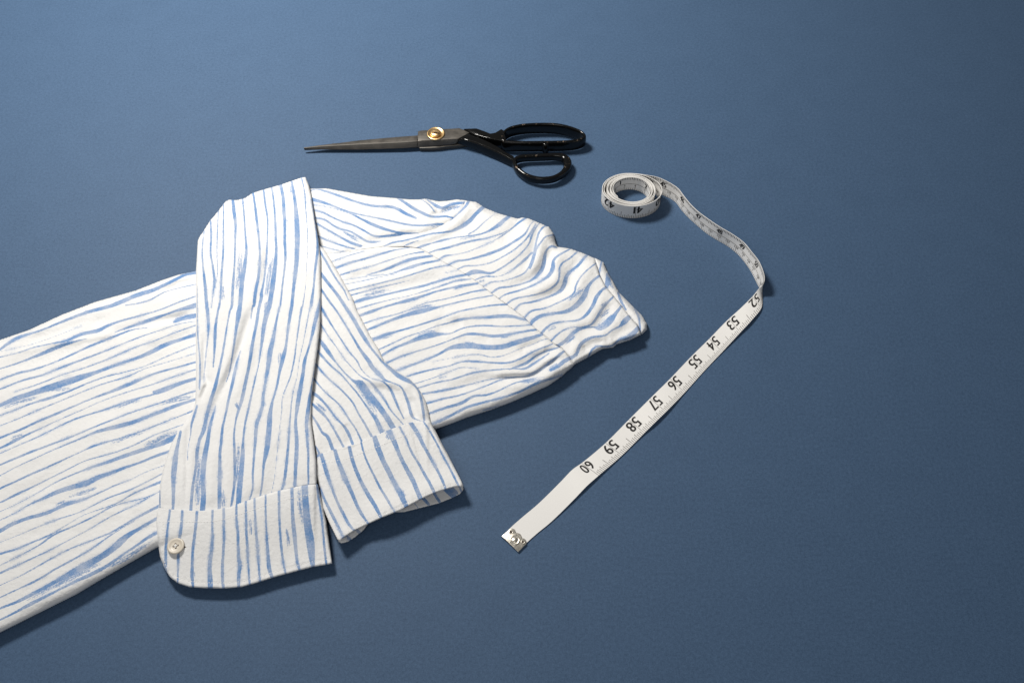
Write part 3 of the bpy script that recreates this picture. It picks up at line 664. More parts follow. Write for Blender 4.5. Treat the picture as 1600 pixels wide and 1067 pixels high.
# ---- body of the shirt
gather = lambda pts, d: 0
BODY_FOLDS = [
    (px('T1', (1540, 508), (1300, 535), (1100, 562), (900, 603), (700, 640), (400, 690), (0, 785)), 1.6, 6),
    (px('T1', (1540, 455), (1300, 505), (1000, 580), (850, 600)), -2.6, 7),
    (px('T1', (900, 470), (640, 545), (400, 620), (200, 665)), -1.6, 8),
    (px('T1', (760, 500), (560, 590), (300, 665)), 1.2, 6),
    (px('T1', (1530, 180), (1420, 215), (1250, 300)), -2.0, 8),
    (px('T1', (640, 680), (430, 770), (260, 830), (60, 880)), -1.1, 10),
    (px('T1', (1530, 590), (1350, 660), (1150, 740)), -1.2, 8),
    (px('T2', (1400, 160), (1000, 320), (500, 560), (0, 760)), 1.3, 22),
    (px('T2', (1300, 600), (900, 780), (400, 1000)), -1.2, 22),
    (px('T3', (1100, 120), (600, 420), (0, 680)), 1.0, 18),
    (px('T2', (1300, 720), (1100, 900), (900, 1050)), -1.0, 8),
    (px('U3', (200, 175), (480, 140), (750, 65)), -1.5, 8),
    (px('U3', (250, 240), (600, 160), (900, 80)), 1.0, 9),
    (px('U3', (380, 300), (700, 240), (1050, 150)), -1.5, 10),
    (px('U3', (900, 585), (1020, 545), (1120, 520)), -1.8, 10),
    (px('U3', (950, 500), (1150, 440), (1400, 420)), 1.4, 12),
    (px('U3', (1080, 660), (1250, 660), (1450, 680)), -1.2, 10),
    (px('U4', (1240, 560), (1100, 600), (980, 690), (850, 715), (650, 715)), 2.4, 7),
    (px('U4', (1180, 570), (1080, 655), (960, 740), (800, 752), (600, 775)), -3.0, 6),
    (px('U4', (1230, 650), (1080, 720), (900, 790), (700, 850)), 1.6, 9),
    (px('U4', (1120, 490), (980, 540), (850, 610), (700, 660)), 1.5, 7),
    (px('U4', (1060, 450), (950, 500), (850, 545)), -1.4, 6),
    (px('U4', (1150, 510), (1050, 570), (950, 640)), -1.2, 5),
    (px('U4', (1200, 540), (1130, 590), (1060, 650)), 1.2, 4),
    (px('U4', (600, 480), (760, 460), (950, 400)), 1.0, 12),
    (px('U4', (300, 840), (480, 800), (700, 740)), -1.2, 10),
]
fabric_part('body', SHIRT, BODY, S_BODY, D_BODY, 12.5, 40, BODY_FOLDS, use_base=False, noise_dir=-24, namp=.75)
# ---- upper part of the top sleeve, running back from the shoulder
UPPER_FOLDS = [
    (px('U1', (1330, 240), (1200, 300), (1120, 330), (1050, 325)), -2.6, 6),
    (px('U1', (985, 210), (1050, 260), (1110, 318)), 1.6, 4),
    (px('U1', (1020, 212), (1090, 262), (1140, 290)), -1.4, 5),
    (px('U1', (800, 220), (900, 300), (1000, 350), (1200, 360)), 1.8, 9),
    (px('U1', (300, 260), (600, 370), (900, 440), (1150, 400)), 1.8, 12),
    (px('U1', (700, 250), (850, 300), (960, 370)), -1.4, 9),
    (px('U1', (500, 560), (680, 530), (860, 495), (1000, 480)), -2.0, 8),
]
fabric_part('sleeve_top', SHIRT, UPPER, S_UPPER, D_UPPER, 9.5, 40, UPPER_FOLDS, use_base=False, noise_dir=20, namp=.8)
# ---- yoke with its gathered seam, and the neckband
YOKE_FOLDS = [
    (px('U2', (640, 265), (610, 380), (540, 500), (380, 610)), 2.6, 14),
    (px('U2', (545, 262), (510, 350), (400, 440)), -2.0, 9),
    (px('U2', (855, 480), (780, 560), (740, 660), (640, 740), (450, 800)), -3.4, 9),
    (px('U2', (720, 300), (690, 420), (650, 560), (580, 660)), -1.6, 6),
    (px('U2', (790, 340), (730, 430), (700, 560), (640, 680)), 3.0, 10),
    (px('U2', (930, 500), (850, 590), (850, 700), (760, 790), (560, 850)), 2.6, 9),
    (px('U2', (1050, 540), (960, 680), (945, 760), (860, 840), (650, 900)), -3.0, 9),
    (px('U2', (1140, 590), (1050, 740), (980, 880), (780, 960)), 2.2, 10),
    (px('U5', (1090, 200), (1010, 310), (940, 410), (760, 440)), 2.2, 10),
    (px('U5', (1140, 260), (1070, 370), (980, 470), (850, 470)), -2.4, 9),
    (px('U5', (1230, 360), (1150, 430), (1060, 500), (900, 540)), 2.0, 9),
    (px('U5', (1080, 590), (1000, 580), (950, 610), (900, 660)), -2.4, 7),
    (px('U5', (1300, 440), (1200, 510), (1130, 570), (1060, 610)), -1.5, 7),
    (px('U5', (1300, 520), (1180, 560), (1090, 560)), 1.6, 7),
    (px('U5', (900, 560), (840, 620), (800, 690)), 1.8, 6),
    (px('U5', (820, 540), (760, 590), (710, 620)), -1.5, 6),
    (px('U1', (1350, 230), (1300, 340), (1150, 450), (900, 530), (700, 575)), 2.0, 8),
    (px('U1', (1480, 270), (1380, 380), (1240, 480), (1000, 560)), -1.4, 9),
]
fabric_part('yoke', SHIRT, YOKE, S_YOKE, D_YOKE, 12.3, 40, [(a, .78 * b, c) for a, b, c in YOKE_FOLDS], use_base=False, noise_dir=35, namp=.6)
fabric_part('neckband', SHIRT, BAND, S_BAND, D_BAND, 8.6, 40, [(px('U5', (1200, 220), (1300, 350), (1340, 450)), 1.0, 4)], use_base=False, noise_dir=50, namp=.5)

def carry_on(line, H, inward):
    """a cuff starts at the height of the sleeve that ends in it and settles to its own level"""
    pl = np.array(line[:-1], float); pl = np.vstack([pl[i] + (pl[i + 1] - pl[i]) * t for i in range(len(pl) - 1) for t in np.linspace(0, 1, 8, endpoint=False)] + [pl[-1:]])
    z0 = H(pl + np.array(inward))[0]; k = np.ones(7) / 7; z0 = np.convolve(np.pad(z0, 3, 'edge'), k, 'valid')
    def f(pts, d, z):
        dd = np.hypot(pts[:, None, 0] - pl[None, :, 0], pts[:, None, 1] - pl[None, :, 1]); j = dd.argmin(1); r = dd[np.arange(len(pts)), j]
        return z + (z0[j] + .55 - z) * (.5 + .5 * np.cos(np.pi * np.clip(r / 125, 0, 1))) * np.clip(.3 + d / 4, 0, 1)
    return f
def dist_to(line):
    pl = np.array(line, float)
    def f(pts):
        best = np.full(len(pts), 1e9)
        for i in range(len(pl) - 1): best = np.minimum(best, seg_dist(pts, pl[i], pl[i + 1])[0])
        return best
    return f
_c2 = dist_to([(495, 712), (522, 705), (562, 695), (606, 675), (640, 663), (673, 661)])
_c1 = dist_to([(247, 796), (310, 800), (358, 795), (406, 778), (466, 761), (495, 757)])
# ---- lower sleeve with its cuff (open, showing the inside of the far layer)
S2_FOLDS = [
    (px('U6', (380, 560), (520, 570), (680, 590), (800, 610), (900, 680)), 2.0, 9),
    (px('U6', (560, 620), (700, 660), (800, 760), (830, 850)), -1.6, 9),
    (px('U6', (650, 420), (780, 530), (900, 610)), 1.2, 7),
    (px('U6', (160, 60), (130, 300), (100, 560), (90, 760)), -2.2, 9),
    (px('U6', (300, 100), (420, 350), (520, 520)), 1.0, 14),
    (px('U6', (200, 600), (330, 760), (450, 960)), 1.0, 14),
    (px('U6', (880, 640), (940, 760), (960, 880)), 1.4, 6),
    (px('U6', (850, 700), (890, 800), (900, 880)), -1.4, 6),
    (px('U7', (330, 60), (380, 150), (400, 220)), -1.2, 8),
]
_, S2H = fabric_part('sleeve', SHIRT, SLEEVE2, S_SLEEVE2, D_SLEEVE2, 3.4, 2.8, S2_FOLDS, base_blur=10, noise_dir=60, namp=.55, floor=5.5, extra=lambda p, d: -1.6 * np.exp(-(_c2(p) / 16) ** 2), label='lower sleeve, mostly tucked under the other one')
def lift(poly_line, amp, w):
    pl = np.array(poly_line, float)
    def f(pts, d):
        best = np.full(len(pts), 1e9)
        for i in range(len(pl) - 1): best = np.minimum(best, seg_dist(pts, pl[i], pl[i + 1])[0])
        return amp * np.exp(-(best / w) ** 2)
    return f
_TOPKEEP = TOP.copy()
fabric_part('cuff_lining', SHIRT, LINING, S_LINING, '', .9, .8, (), base_blur=4, noise_dir=60, namp=.1, use_base=False, upd=False, extra=lambda p, d: 5.0 + 0 * d)
def stitch_line(lines, amp=-.3, w=1.2, period=3.2):
    pls = [smooth_line(np.array(l, float), 4) for l in lines]
    def f(pts, d):
        z = np.zeros(len(pts))
        for pl in pls:
            best = np.full(len(pts), 1e9); arc = np.zeros(len(pts)); s = 0
            for i in range(len(pl) - 1):
                dd, t = seg_dist(pts, pl[i], pl[i + 1]); m = dd < best; best[m] = dd[m]; ln = np.hypot(*(pl[i + 1] - pl[i])[:2]); arc[m] = s + t[m] * ln; s += ln
            z += amp * np.exp(-(best / w) ** 2) * (1 + .6 * np.sin(arc * 2 * np.pi / period))
            z += .16 * np.exp(-(best / 5) ** 2) * np.sin(arc * 2 * np.pi / 11 + 2 * np.sin(arc / 17)) 
        return z
    return f
C2_TOP = [(495, 710), (522, 702), (542, 697.5), (562, 691), (582, 682), (606, 672), (626, 665), (640, 660), (662, 657.5), (672, 657.5), (640, 660)]
C2_TOPST = px('U7', (140, 375), (270, 350), (400, 320), (500, 275), (600, 240), (700, 195), (800, 155), (900, 125), (1030, 105))
C2_BOTST = px('U7', (320, 930), (420, 870), (520, 820), (640, 765), (780, 705), (900, 645), (1000, 595), (1120, 550), (1240, 520))
_l2 = lift([(600, 800), (650, 778), (690, 762), (716, 755)], 3.6, 26); _s2 = stitch_line([C2_TOPST, C2_BOTST])
_l2b = lift([(545, 832), (530, 842)], 1.6, 14)
CUFF2_OB, C2H = fabric_part('cuff', SHIRT, CUFF2, S_CUFF2, D_CUFF2, 1.6, 1.3, [], base_blur=5, over=False, floor=9.0, gap=1.0, noise_dir=60, namp=.3, extra=lambda p, d: _l2(p, d) + _l2b(p, d) + _s2(p, d), post=carry_on(C2_TOP, S2H, (-2, -7)), label='open cuff without a visible button')
# ---- upper sleeve lying across everything, with the buttoned cuff
S1_FOLDS = [
    (px('T4', (642, 360), (640, 560), (630, 760), (590, 980)), -1.8, 6),
    (px('T5', (590, 0), (500, 200), (430, 420), (340, 640), (240, 860), (190, 1040)), -2.6, 8),
    (px('T5', (560, 160), (510, 400), (430, 660), (330, 900)), 1.6, 10),
    (px('T5', (440, 60), (400, 260), (330, 500), (230, 760)), 1.8, 9),
    (px('T4', (200, 420), (230, 700), (210, 1000)), -1.2, 10),
    (px('T4', (330, 300), (340, 600), (320, 900)), 1.2, 12),
    (px('T5', (150, 300), (150, 560), (145, 700)), -2.4, 6),
    (px('T5', (85, 820), (120, 720), (160, 690)), 1.2, 4),
    (px('T5', (100, 840), (150, 750), (200, 640)), -1.6, 5),
    (px('T4', (480, 240), (520, 500), (500, 860)), 1.0, 14),
    (px('T4', (800, 140), (820, 420), (790, 800)), 1.0, 16),
    (px('T5', (900, 100), (840, 400), (740, 700), (690, 1000)), .9, 18),
    (px('T6', (420, 280), (410, 480), (400, 740)), -1.6, 9),
    (px('T6', (320, 100), (310, 400), (300, 760)), -.9, 4),
    (px('T6', (540, 260), (500, 500), (490, 760)), 1.2, 9),
    (px('T6', (720, 260), (710, 480), (690, 720)), -1.2, 9),
    (px('T6', (860, 300), (870, 480), (850, 660)), 1.0, 10),
    (px('T6', (1030, 260), (1000, 440), (985, 620)), -.9, 10),
]
_, S1H = fabric_part('sleeve', SHIRT, SLEEVE1, S_SLEEVE1, D_SLEEVE1, 3.7, 3.2, S1_FOLDS, base_blur=12, floor=4.0, noise_dir=95, namp=.6, extra=lambda p, d: -1.6 * np.exp(-(_c1(p) / 16) ** 2), label='upper sleeve laid across the body, ending in the buttoned cuff')
C1_TOP = [(248, 793), (270, 796), (310, 798), (334, 796), (358, 792), (382, 783), (406, 775), (434, 766), (466, 758), (486, 755), (496, 755), (466, 758)]
C1_TOPST = px('T7', (90, 372), (250, 372), (400, 376), (500, 372), (600, 355), (700, 325), (800, 290), (900, 255), (1050, 210), (1200, 175), (1340, 155))
C1_BOTST = px('T7', (130, 380), (118, 560), (140, 700), (180, 770), (250, 815), (350, 840), (480, 850), (620, 850), (740, 840), (860, 805), (1000, 765), (1150, 720), (1300, 685), (1430, 665))
_s1 = stitch_line([C1_TOPST, C1_BOTST]); _p1 = lift([(286, 842), (300, 855)], -.5, 9)
CUFF1_OB, C1H = fabric_part('cuff', SHIRT, CUFF1, S_CUFF1, D_CUFF1, 1.8, 1.6, [], base_blur=5, over=False, floor=6.0, gap=1.0, noise_dir=90, namp=.35, extra=lambda p, d: _s1(p, d) + _p1(p, d), post=carry_on(C1_TOP, S1H, (0, -7)), label='rounded cuff fastened with a cream button')

def topstitch(parent, lines, H, pitch=4.6, fill=.62):
    V = []; F = []
    for line in lines:
        pl = smooth_line(np.array(line, float), 4); seg = np.hypot(*np.diff(pl, axis=0).T); arc = np.concatenate([[0], np.cumsum(seg)])
        for a in np.arange(1, arc[-1] - pitch, pitch):
            q = np.linspace(a, a + pitch * fill, 4); p = np.stack([np.interp(q, arc, pl[:, 0]), np.interp(q, arc, pl[:, 1])], -1)
            z = H(p)[0] + np.array([-.25, .06, .06, -.25]); c = P(p[:, 0], p[:, 1], z); t = c[-1] - c[0]; t /= np.linalg.norm(t) + 1e-12; s_ = np.cross(t, [0, 0, 1.0]); s_ /= np.linalg.norm(s_) + 1e-12
            o = len(V)
            for k in range(4):
                for g in range(5): an = 2 * math.pi * g / 5; V.append(c[k] + (s_ * math.cos(an) + np.array([0, 0, 1]) * math.sin(an)) * .00029)
            for k in range(3):
                for g in range(5): F.append((o + k * 5 + g, o + k * 5 + (g + 1) % 5, o + k * 5 + 5 + (g + 1) % 5, o + k * 5 + 5 + g))
    o = mesh_obj('topstitching', V, F, THREAD, parent); o['kind'] = 'stuff'
topstitch(CUFF1_OB, [C1_TOPST, C1_BOTST], C1H)
topstitch(CUFF2_OB, [C2_TOPST, C2_BOTST], C2H)

# ---- button on the upper cuff
def lathe(bm, prof, c, ax=None, n=32, cap=True):
    """profile (radius, height) around the vertical through c"""
    rings = []
    for r, h in prof:
        rings.append([bm.verts.new((c[0] + r * math.cos(2 * math.pi * k / n), c[1] + r * math.sin(2 * math.pi * k / n), c[2] + h)) for k in range(n)])
    for a, b in zip(rings, rings[1:]):
        for k in range(n): bm.faces.new((a[k], a[(k + 1) % n], b[(k + 1) % n], b[k]))
    if cap: bm.faces.new(rings[-1]); bm.faces.new(rings[0][::-1])
def bm_obj(name, bm, mat, parent, smooth=True):
    bmesh.ops.recalc_face_normals(bm, faces=bm.faces)
    me = bpy.data.meshes.new(name); bm.to_mesh(me); bm.free(); return link(name, me, mat, parent, smooth)
def build_button():
    z, _, _ = C1H(np.array([[274.5, 853.5]])); z = float(z[0]) + .25
    c = Vector(P(275.2, 853.4, z)); mm = .001; r = 6.0
    bm = bmesh.new()
    # the face is solid; four dark discs paint in the shade of its holes
    n = 48
    lathe(bm, [(r * .80 * mm, 0), (r * .97 * mm, .3 * mm), (r * mm, .8 * mm), (r * .97 * mm, 1.35 * mm), (r * .88 * mm, 1.6 * mm), (r * .74 * mm, 1.5 * mm), (r * .62 * mm, 1.18 * mm), (r * .5 * mm, 1.1 * mm), (.0002 * mm, 1.1 * mm)], c, n=n)
    b = bm_obj('button', bm, HORN, SHIRT)
    for k in range(4):
        a = R(15 + 90 * k); h = bmesh.new(); q = c + Vector((math.cos(a) * 1.45 * mm, math.sin(a) * 1.45 * mm, 1.02 * mm))
        lathe(h, [(.72 * mm, 0), (.72 * mm, .11 * mm), (.60 * mm, .14 * mm), (.5 * mm, .09 * mm)], q, n=14); bm_obj('button_hole_shade', h, DARK, b)
    t = bmesh.new()
    for a in (R(15), R(105)):
        d = Vector((math.cos(a), math.sin(a), 0)); s = Vector((-d.y, d.x, 0)); prof = []
        for i in range(9):
            u = -1 + i / 4; prof.append(c + d * (1.35 * u * mm) + Vector((0, 0, (1.16 + .35 * (1 - u * u)) * mm)))
        rows = [[t.verts.new(p + s * (.38 * math.cos(g) * mm) + Vector((0, 0, .3 * math.sin(g) * mm))) for g in np.linspace(0, 2 * math.pi, 9)[:-1]] for p in prof]
        for A, B in zip(rows, rows[1:]):
            for k in range(8): t.faces.new((A[k], A[(k + 1) % 8], B[(k + 1) % 8], B[k]))
    bm_obj('thread', t, THREAD, b)
    # end of the buttonhole slit beside the button
    zz, _, _ = C1H(np.array([[288.5, 853.6], [291.5, 854.2], [288.7, 855.6], [287, 851]]))
    q = [P(x, y, h + .12) for (x, y), h in zip([(286, 851.6), (291.3, 854.2), (287.5, 856)], zz[:3])]
    mesh_obj('buttonhole', q, [(0, 2, 1)], DARK, b)
build_button()

# ================================================================ SCISSORS
SCIS = thing('tailor_scissors', tuple(P(690, 225, 0)), 'large tailor scissors with dark steel blades, brass pivot and black chipped handles', 'scissors')
def loft(name, stations, mat, parent, bev=.25, smooth=False, cap=True, wear=None):
    """stations: lists of the same number of points, each list one closed cross-section"""
    n = len(stations[0]); v = [tuple(p) for s in stations for p in s]; f = []
    for i in range(len(stations) - 1):
        for k in range(n): f.append((i * n + k, i * n + (k + 1) % n, (i + 1) * n + (k + 1) % n, (i + 1) * n + k))
    if cap: f.append(tuple(range(n))[::-1]); f.append(tuple((len(stations) - 1) * n + k for k in range(n)))
    bm = bmesh.new(); bv = [bm.verts.new(p) for p in v]
    for q in f: bm.faces.new([bv[i] for i in q])
    bmesh.ops.recalc_face_normals(bm, faces=bm.faces)
    if bev:
        es = [e for e in bm.edges if len(e.link_faces) == 2 and e.calc_face_angle(0) > R(25)]
        bmesh.ops.bevel(bm, geom=es, offset=bev / 1000, segments=3, affect='EDGES', clamp_overlap=True, profile=.5)
    me = bpy.data.meshes.new(name); bm.to_mesh(me); bm.free()
    o = link(name, me, mat, parent, smooth)
    if bev:
        me.polygons.foreach_set('use_smooth', np.ones(len(me.polygons), bool))
        try: me.set_sharp_from_angle(angle=R(40))
        except Exception: pass
    return o
def vdown(p, z): q = p.copy(); q[2] = z / 1000; return q
def interp_table(tab, m):
    tab = np.array(tab, float); x = np.linspace(0, len(tab) - 1, m); i = np.minimum(x.astype(int), len(tab) - 2); f = (x - i)[:, None]
    return tab[i] * (1 - f) + tab[i + 1] * f
def build_scissors():
    # upper blade: back edge, ridge, lower edge (photo pixels) with heights in mm
    tab = [  # back x,y,z   ridge x,y,z   lower x,y,z
        (474.2, 230.6, 5.6, 474.6, 231.6, 5.5, 476.4, 235.0, 3.4),
        (500, 227.0, 5.9, 500, 228.9, 6.2, 500, 234.4, 3.3),
        (530, 223.6, 6.4, 530, 227.2, 7.0, 530, 234.4, 3.3),
        (560, 219.6, 7.0, 560, 225.6, 7.7, 560, 234.3, 3.4),
        (600, 215.9, 7.7, 600, 223.8, 8.6, 600, 233.3, 3.8),
        (630, 213.4, 8.2, 630, 222.4, 9.2, 630, 232.2, 4.2),
        (652, 211.9, 8.8, 652, 220.8, 9.6, 652, 230.4, 4.5)]
    st = []
    for r in interp_table(tab, 19):
        B = P(r[0], r[1], r[2]); G = P(r[3], r[4], r[5]); W = P(r[6], r[7], r[8])
        st.append([B, G, W, vdown(W * .5 + G * .5, r[8] - .6), vdown(B, r[8] - .2)])
    b = loft('blade', st, STEEL, SCIS, .38)
    tab = [(653.0, 205.6, 10.2, 652.6, 220.8, 10.2, 652.6, 230.6, 4.6),
           (657, 204.3, 10.4, 660, 219.8, 10.5, 660, 230, 4.7),
           (690, 202.2, 10.6, 690, 218.4, 10.7, 690, 227.8, 5.0),
           (718, 200.5, 10.7, 705, 217.5, 10.7, 703, 226.8, 5.2),
           (733.5, 207.6, 10.5, 716, 217.0, 10.5, 711, 225.4, 5.6)]
    st = []
    for r in tab:
        B = P(r[0], r[1], r[2]); G = P(r[3], r[4], r[5]); W = P(r[6], r[7], r[8])
        st.append([B, G, W, vdown(W * .6 + B * .4, r[8]), vdown(B, r[8])])
    loft('blade_tang', st, STEEL, b, .3)
    # lower blade, mostly hidden under the upper one
    top = [(520, 228.8), (560, 227.0), (620, 223.0), (653, 216.0), (660, 208.5), (720, 206), (738, 211), (738, 229), (722, 231), (697, 233.6), (688, 235), (672, 236), (656, 236), (654.6, 231.5), (620, 230.5), (540, 232.2)]
    bot = P(np.array(top)[:, 0], np.array(top)[:, 1], 0 * np.array(top)[:, 0] + .7)
    loft('blade', [bot, [vdown(p, 4.4) for p in bot]], STEEL, SCIS, .2)
    # pivot: brass washer and slotted dome screw
    c = P(681, 209.6, 10.75); mm = .001
    bm = bmesh.new(); lathe(bm, [(4.9 * mm, 0), (8.3 * mm, 0), (8.5 * mm, .45 * mm), (8.2 * mm, 1.0 * mm), (7.5 * mm, 1.2 * mm), (6.9 * mm, 1.0 * mm), (6.3 * mm, .55 * mm), (5.2 * mm, .4 * mm)], c, n=48)
    washer = bm
    bm = bmesh.new()
    prof = [(5.1 * mm, 0), (5.1 * mm, 1.7 * mm), (4.8 * mm, 2.15 * mm), (3.9 * mm, 2.55 * mm), (2.6 * mm, 2.82 * mm), (1.3 * mm, 2.95 * mm), (.05 * mm, 2.98 * mm)]
    lathe(bm, prof, c, n=48)
    scr = bm_obj('pivot_screw', bm, BRASS, SCIS)
    bm_obj('washer', washer, BRASS, scr)
    # screw slot: a dark curved strip on the dome, slot shade put into its colour
    a = R(-10); d = np.array([math.cos(a), math.sin(a), 0]); n_ = np.array([-d[1], d[0], 0]); hz = lambda r: np.interp(r, [0, 1.3, 2.6, 3.9, 4.8, 5.1], [2.98, 2.95, 2.82, 2.55, 2.15, 1.7])
    sl = []
    for u in np.linspace(-1, 1, 13):
        w = 1.15 * (1 - .35 * u * u); row = []
        for e in (-w, w):
            o2 = d * u * 4.3 + n_ * (e - 1.5); r = math.hypot(o2[0], o2[1]); row.append(c + (o2 + np.array([0, 0, hz(r) + .05])) * mm)
        sl.append([row[0], row[1], row[1] - np.array([0, 0, .6 * mm]), row[0] - np.array([0, 0, .6 * mm])])
    loft('screw_slot', sl, SLOT, scr, 0)
    # ---- handles
    def sweep_loop(name, rim, parent, ztop, h, w, closed=True):
        """rounded vertical band along a closed rim given in photo pixels at height ztop"""
        rim = np.array(rim, float)
        p2 = np.vstack([rim[-1:], rim, rim[:2]]); pts = []
        for i in range(1, len(rim) + 1):
            a, b, c_, e = p2[i - 1], p2[i], p2[i + 1], p2[i + 2] if i + 2 < len(p2) else rim[1]
            for k in range(5):
                t = k / 5; pts.append(.5 * (2 * b + (c_ - a) * t + (2 * a - 5 * b + 4 * c_ - e) * t * t + (3 * b - a - 3 * c_ + e) * t ** 3))
        pts = np.array(pts); zt = pts[:, 2]; hh = pts[:, 4]; ww = pts[:, 3]
        C = P(pts[:, 0], pts[:, 1], zt); nn = len(C); m = 20; V = []; F = []; wear = []
        for i in range(nn):
            t = C[(i + 1) % nn] - C[i - 1]; t[2] = 0; t /= np.linalg.norm(t); nr = np.array([-t[1], t[0], 0])
            for k in range(m):
                g = 2 * math.pi * k / m; cx = math.copysign(abs(math.cos(g)) ** .75, math.cos(g)); cz = math.copysign(abs(math.sin(g)) ** .62, math.sin(g))
                V.append(C[i] + nr * cx * ww[i] * .0005 + np.array([0, 0, (cz - 1) * hh[i] * .0005])); wear.append(max(0, cz) ** 3 * (.35 + .65 * abs(cx)))
        for i in range(nn):
            for k in range(m): F.append((i * m + k, ((i + 1) % nn) * m + k, ((i + 1) % nn) * m + (k + 1) % m, i * m + (k + 1) % m))
        o = mesh_obj(name, V, F, LACQUER, parent)
        bm = bmesh.new(); bm.from_mesh(o.data); bmesh.ops.recalc_face_normals(bm, faces=bm.faces); bm.to_mesh(o.data); bm.free()
        at = o.data.attributes.new('wear', 'FLOAT', 'POINT'); at.data.foreach_set('value', np.array(wear, np.float32))
        return o
    A = [(784.5, 214.5), (788, 205), (797, 198.8), (811, 195.2), (824, 193.6), (837, 192.9), (852, 192.7), (867, 193.3), (880, 195.2), (892, 198.4), (902, 202), (909.5, 206), (913.5, 211), (911, 215), (904, 217.8), (893, 219.6), (880, 220.4), (866, 220.8), (852, 221), (832, 221.2), (811, 221.2), (796, 220.6), (787, 219)]
    ha = sweep_loop('handle', [(x, y, 14, 3.4, 12.8) for x, y in A], SCIS, 14, 13, 4)
    ha['label'] = 'long open finger bow'
    # shank of the long bow
    tab = [(724.5, 201.2, 10.4, 734, 208.2, 10.4), (744.5, 200.6, 12.6, 742, 210.6, 12.2), (756, 204.6, 13.2, 752, 213.2, 12.8), (766, 208.6, 13.6, 764, 216.4, 13.2), (774, 207.2, 13.8, 776, 218.6, 13.6), (783, 201.6, 13.8, 790, 220.6, 13.6), (787, 203.6, 13.6, 791, 219.6, 13.4)]
    st = []
    for r in tab:
        U = P(r[0], r[1], r[2]); Lo = P(r[3], r[4], r[5]); st.append([U, Lo, vdown(Lo, 3.2), vdown(U, 3.2)])
    loft('shank', st, LACQUER, ha, .8)
    # small stop on the long bow's near side
    bm = bmesh.new(); c0 = P(852.5, 223.4, 13); lathe(bm, [(2.6 * mm, -11.2 * mm), (2.9 * mm, -10.6 * mm), (2.9 * mm, -1.2 * mm), (2.3 * mm, -.4 * mm), (1.2 * mm, 0)], c0, n=20)
    bm_obj('stop', bm, LACQUER, ha)
    B = [(804.5, 248, 4.8), (804, 253.5, 4.8), (808, 260.5, 4.8), (814, 266, 4.8), (822, 271.4, 4.8), (832, 275, 4.6), (843, 277.2, 4.6), (856, 277, 4.6), (866, 275, 4.8), (875, 270.8, 5.4), (882, 265, 6.6), (886.4, 258, 8.2), (887, 251, 9.2), (884.5, 245.5, 8.2), (878, 241.8, 6.6), (867, 240.6, 5.4), (852, 241.2, 5), (836, 241.8, 5), (820, 242.6, 5), (810, 244.4, 5)]
    hb = sweep_loop('handle', [(x, y, 10.2, w * .84, 8.0) for x, y, w in B], SCIS, 10, 8.5, 4)
    hb['label'] = 'small round thumb bow'
    tab = [(733, 208.0, 10.9, 717.5, 216.8, 10.6, 712, 225.2, 5.2), (736, 210.2, 12.4, 725, 218.4, 12.0, 723, 228.2, 3.4), (752, 215.8, 12.2, 745, 224.2, 11.8, 743, 235.2, 2.2), (766, 222.2, 11.8, 762, 231.2, 11.4, 761, 243, 1.8),
           (780, 229.8, 11.2, 779, 238.8, 10.8, 778, 250.4, 1.6), (791, 237.6, 10.6, 792, 246.0, 10.4, 791, 256.6, 1.6), (803, 243.4, 10.2, 803.5, 252.4, 10.1, 804, 262.4, 1.6)]
    st = []
    for r in interp_table(tab, 19):
        U = P(r[0], r[1], r[2]); G = P(r[3], r[4], r[5]); W = P(r[6], r[7], r[8])
        st.append([U, G, W, vdown(W * .6 + U * .4, r[8] - .2), vdown(U, 2.2)])
    loft('shank', st, LACQUER, hb, 1.3)
build_scissors()

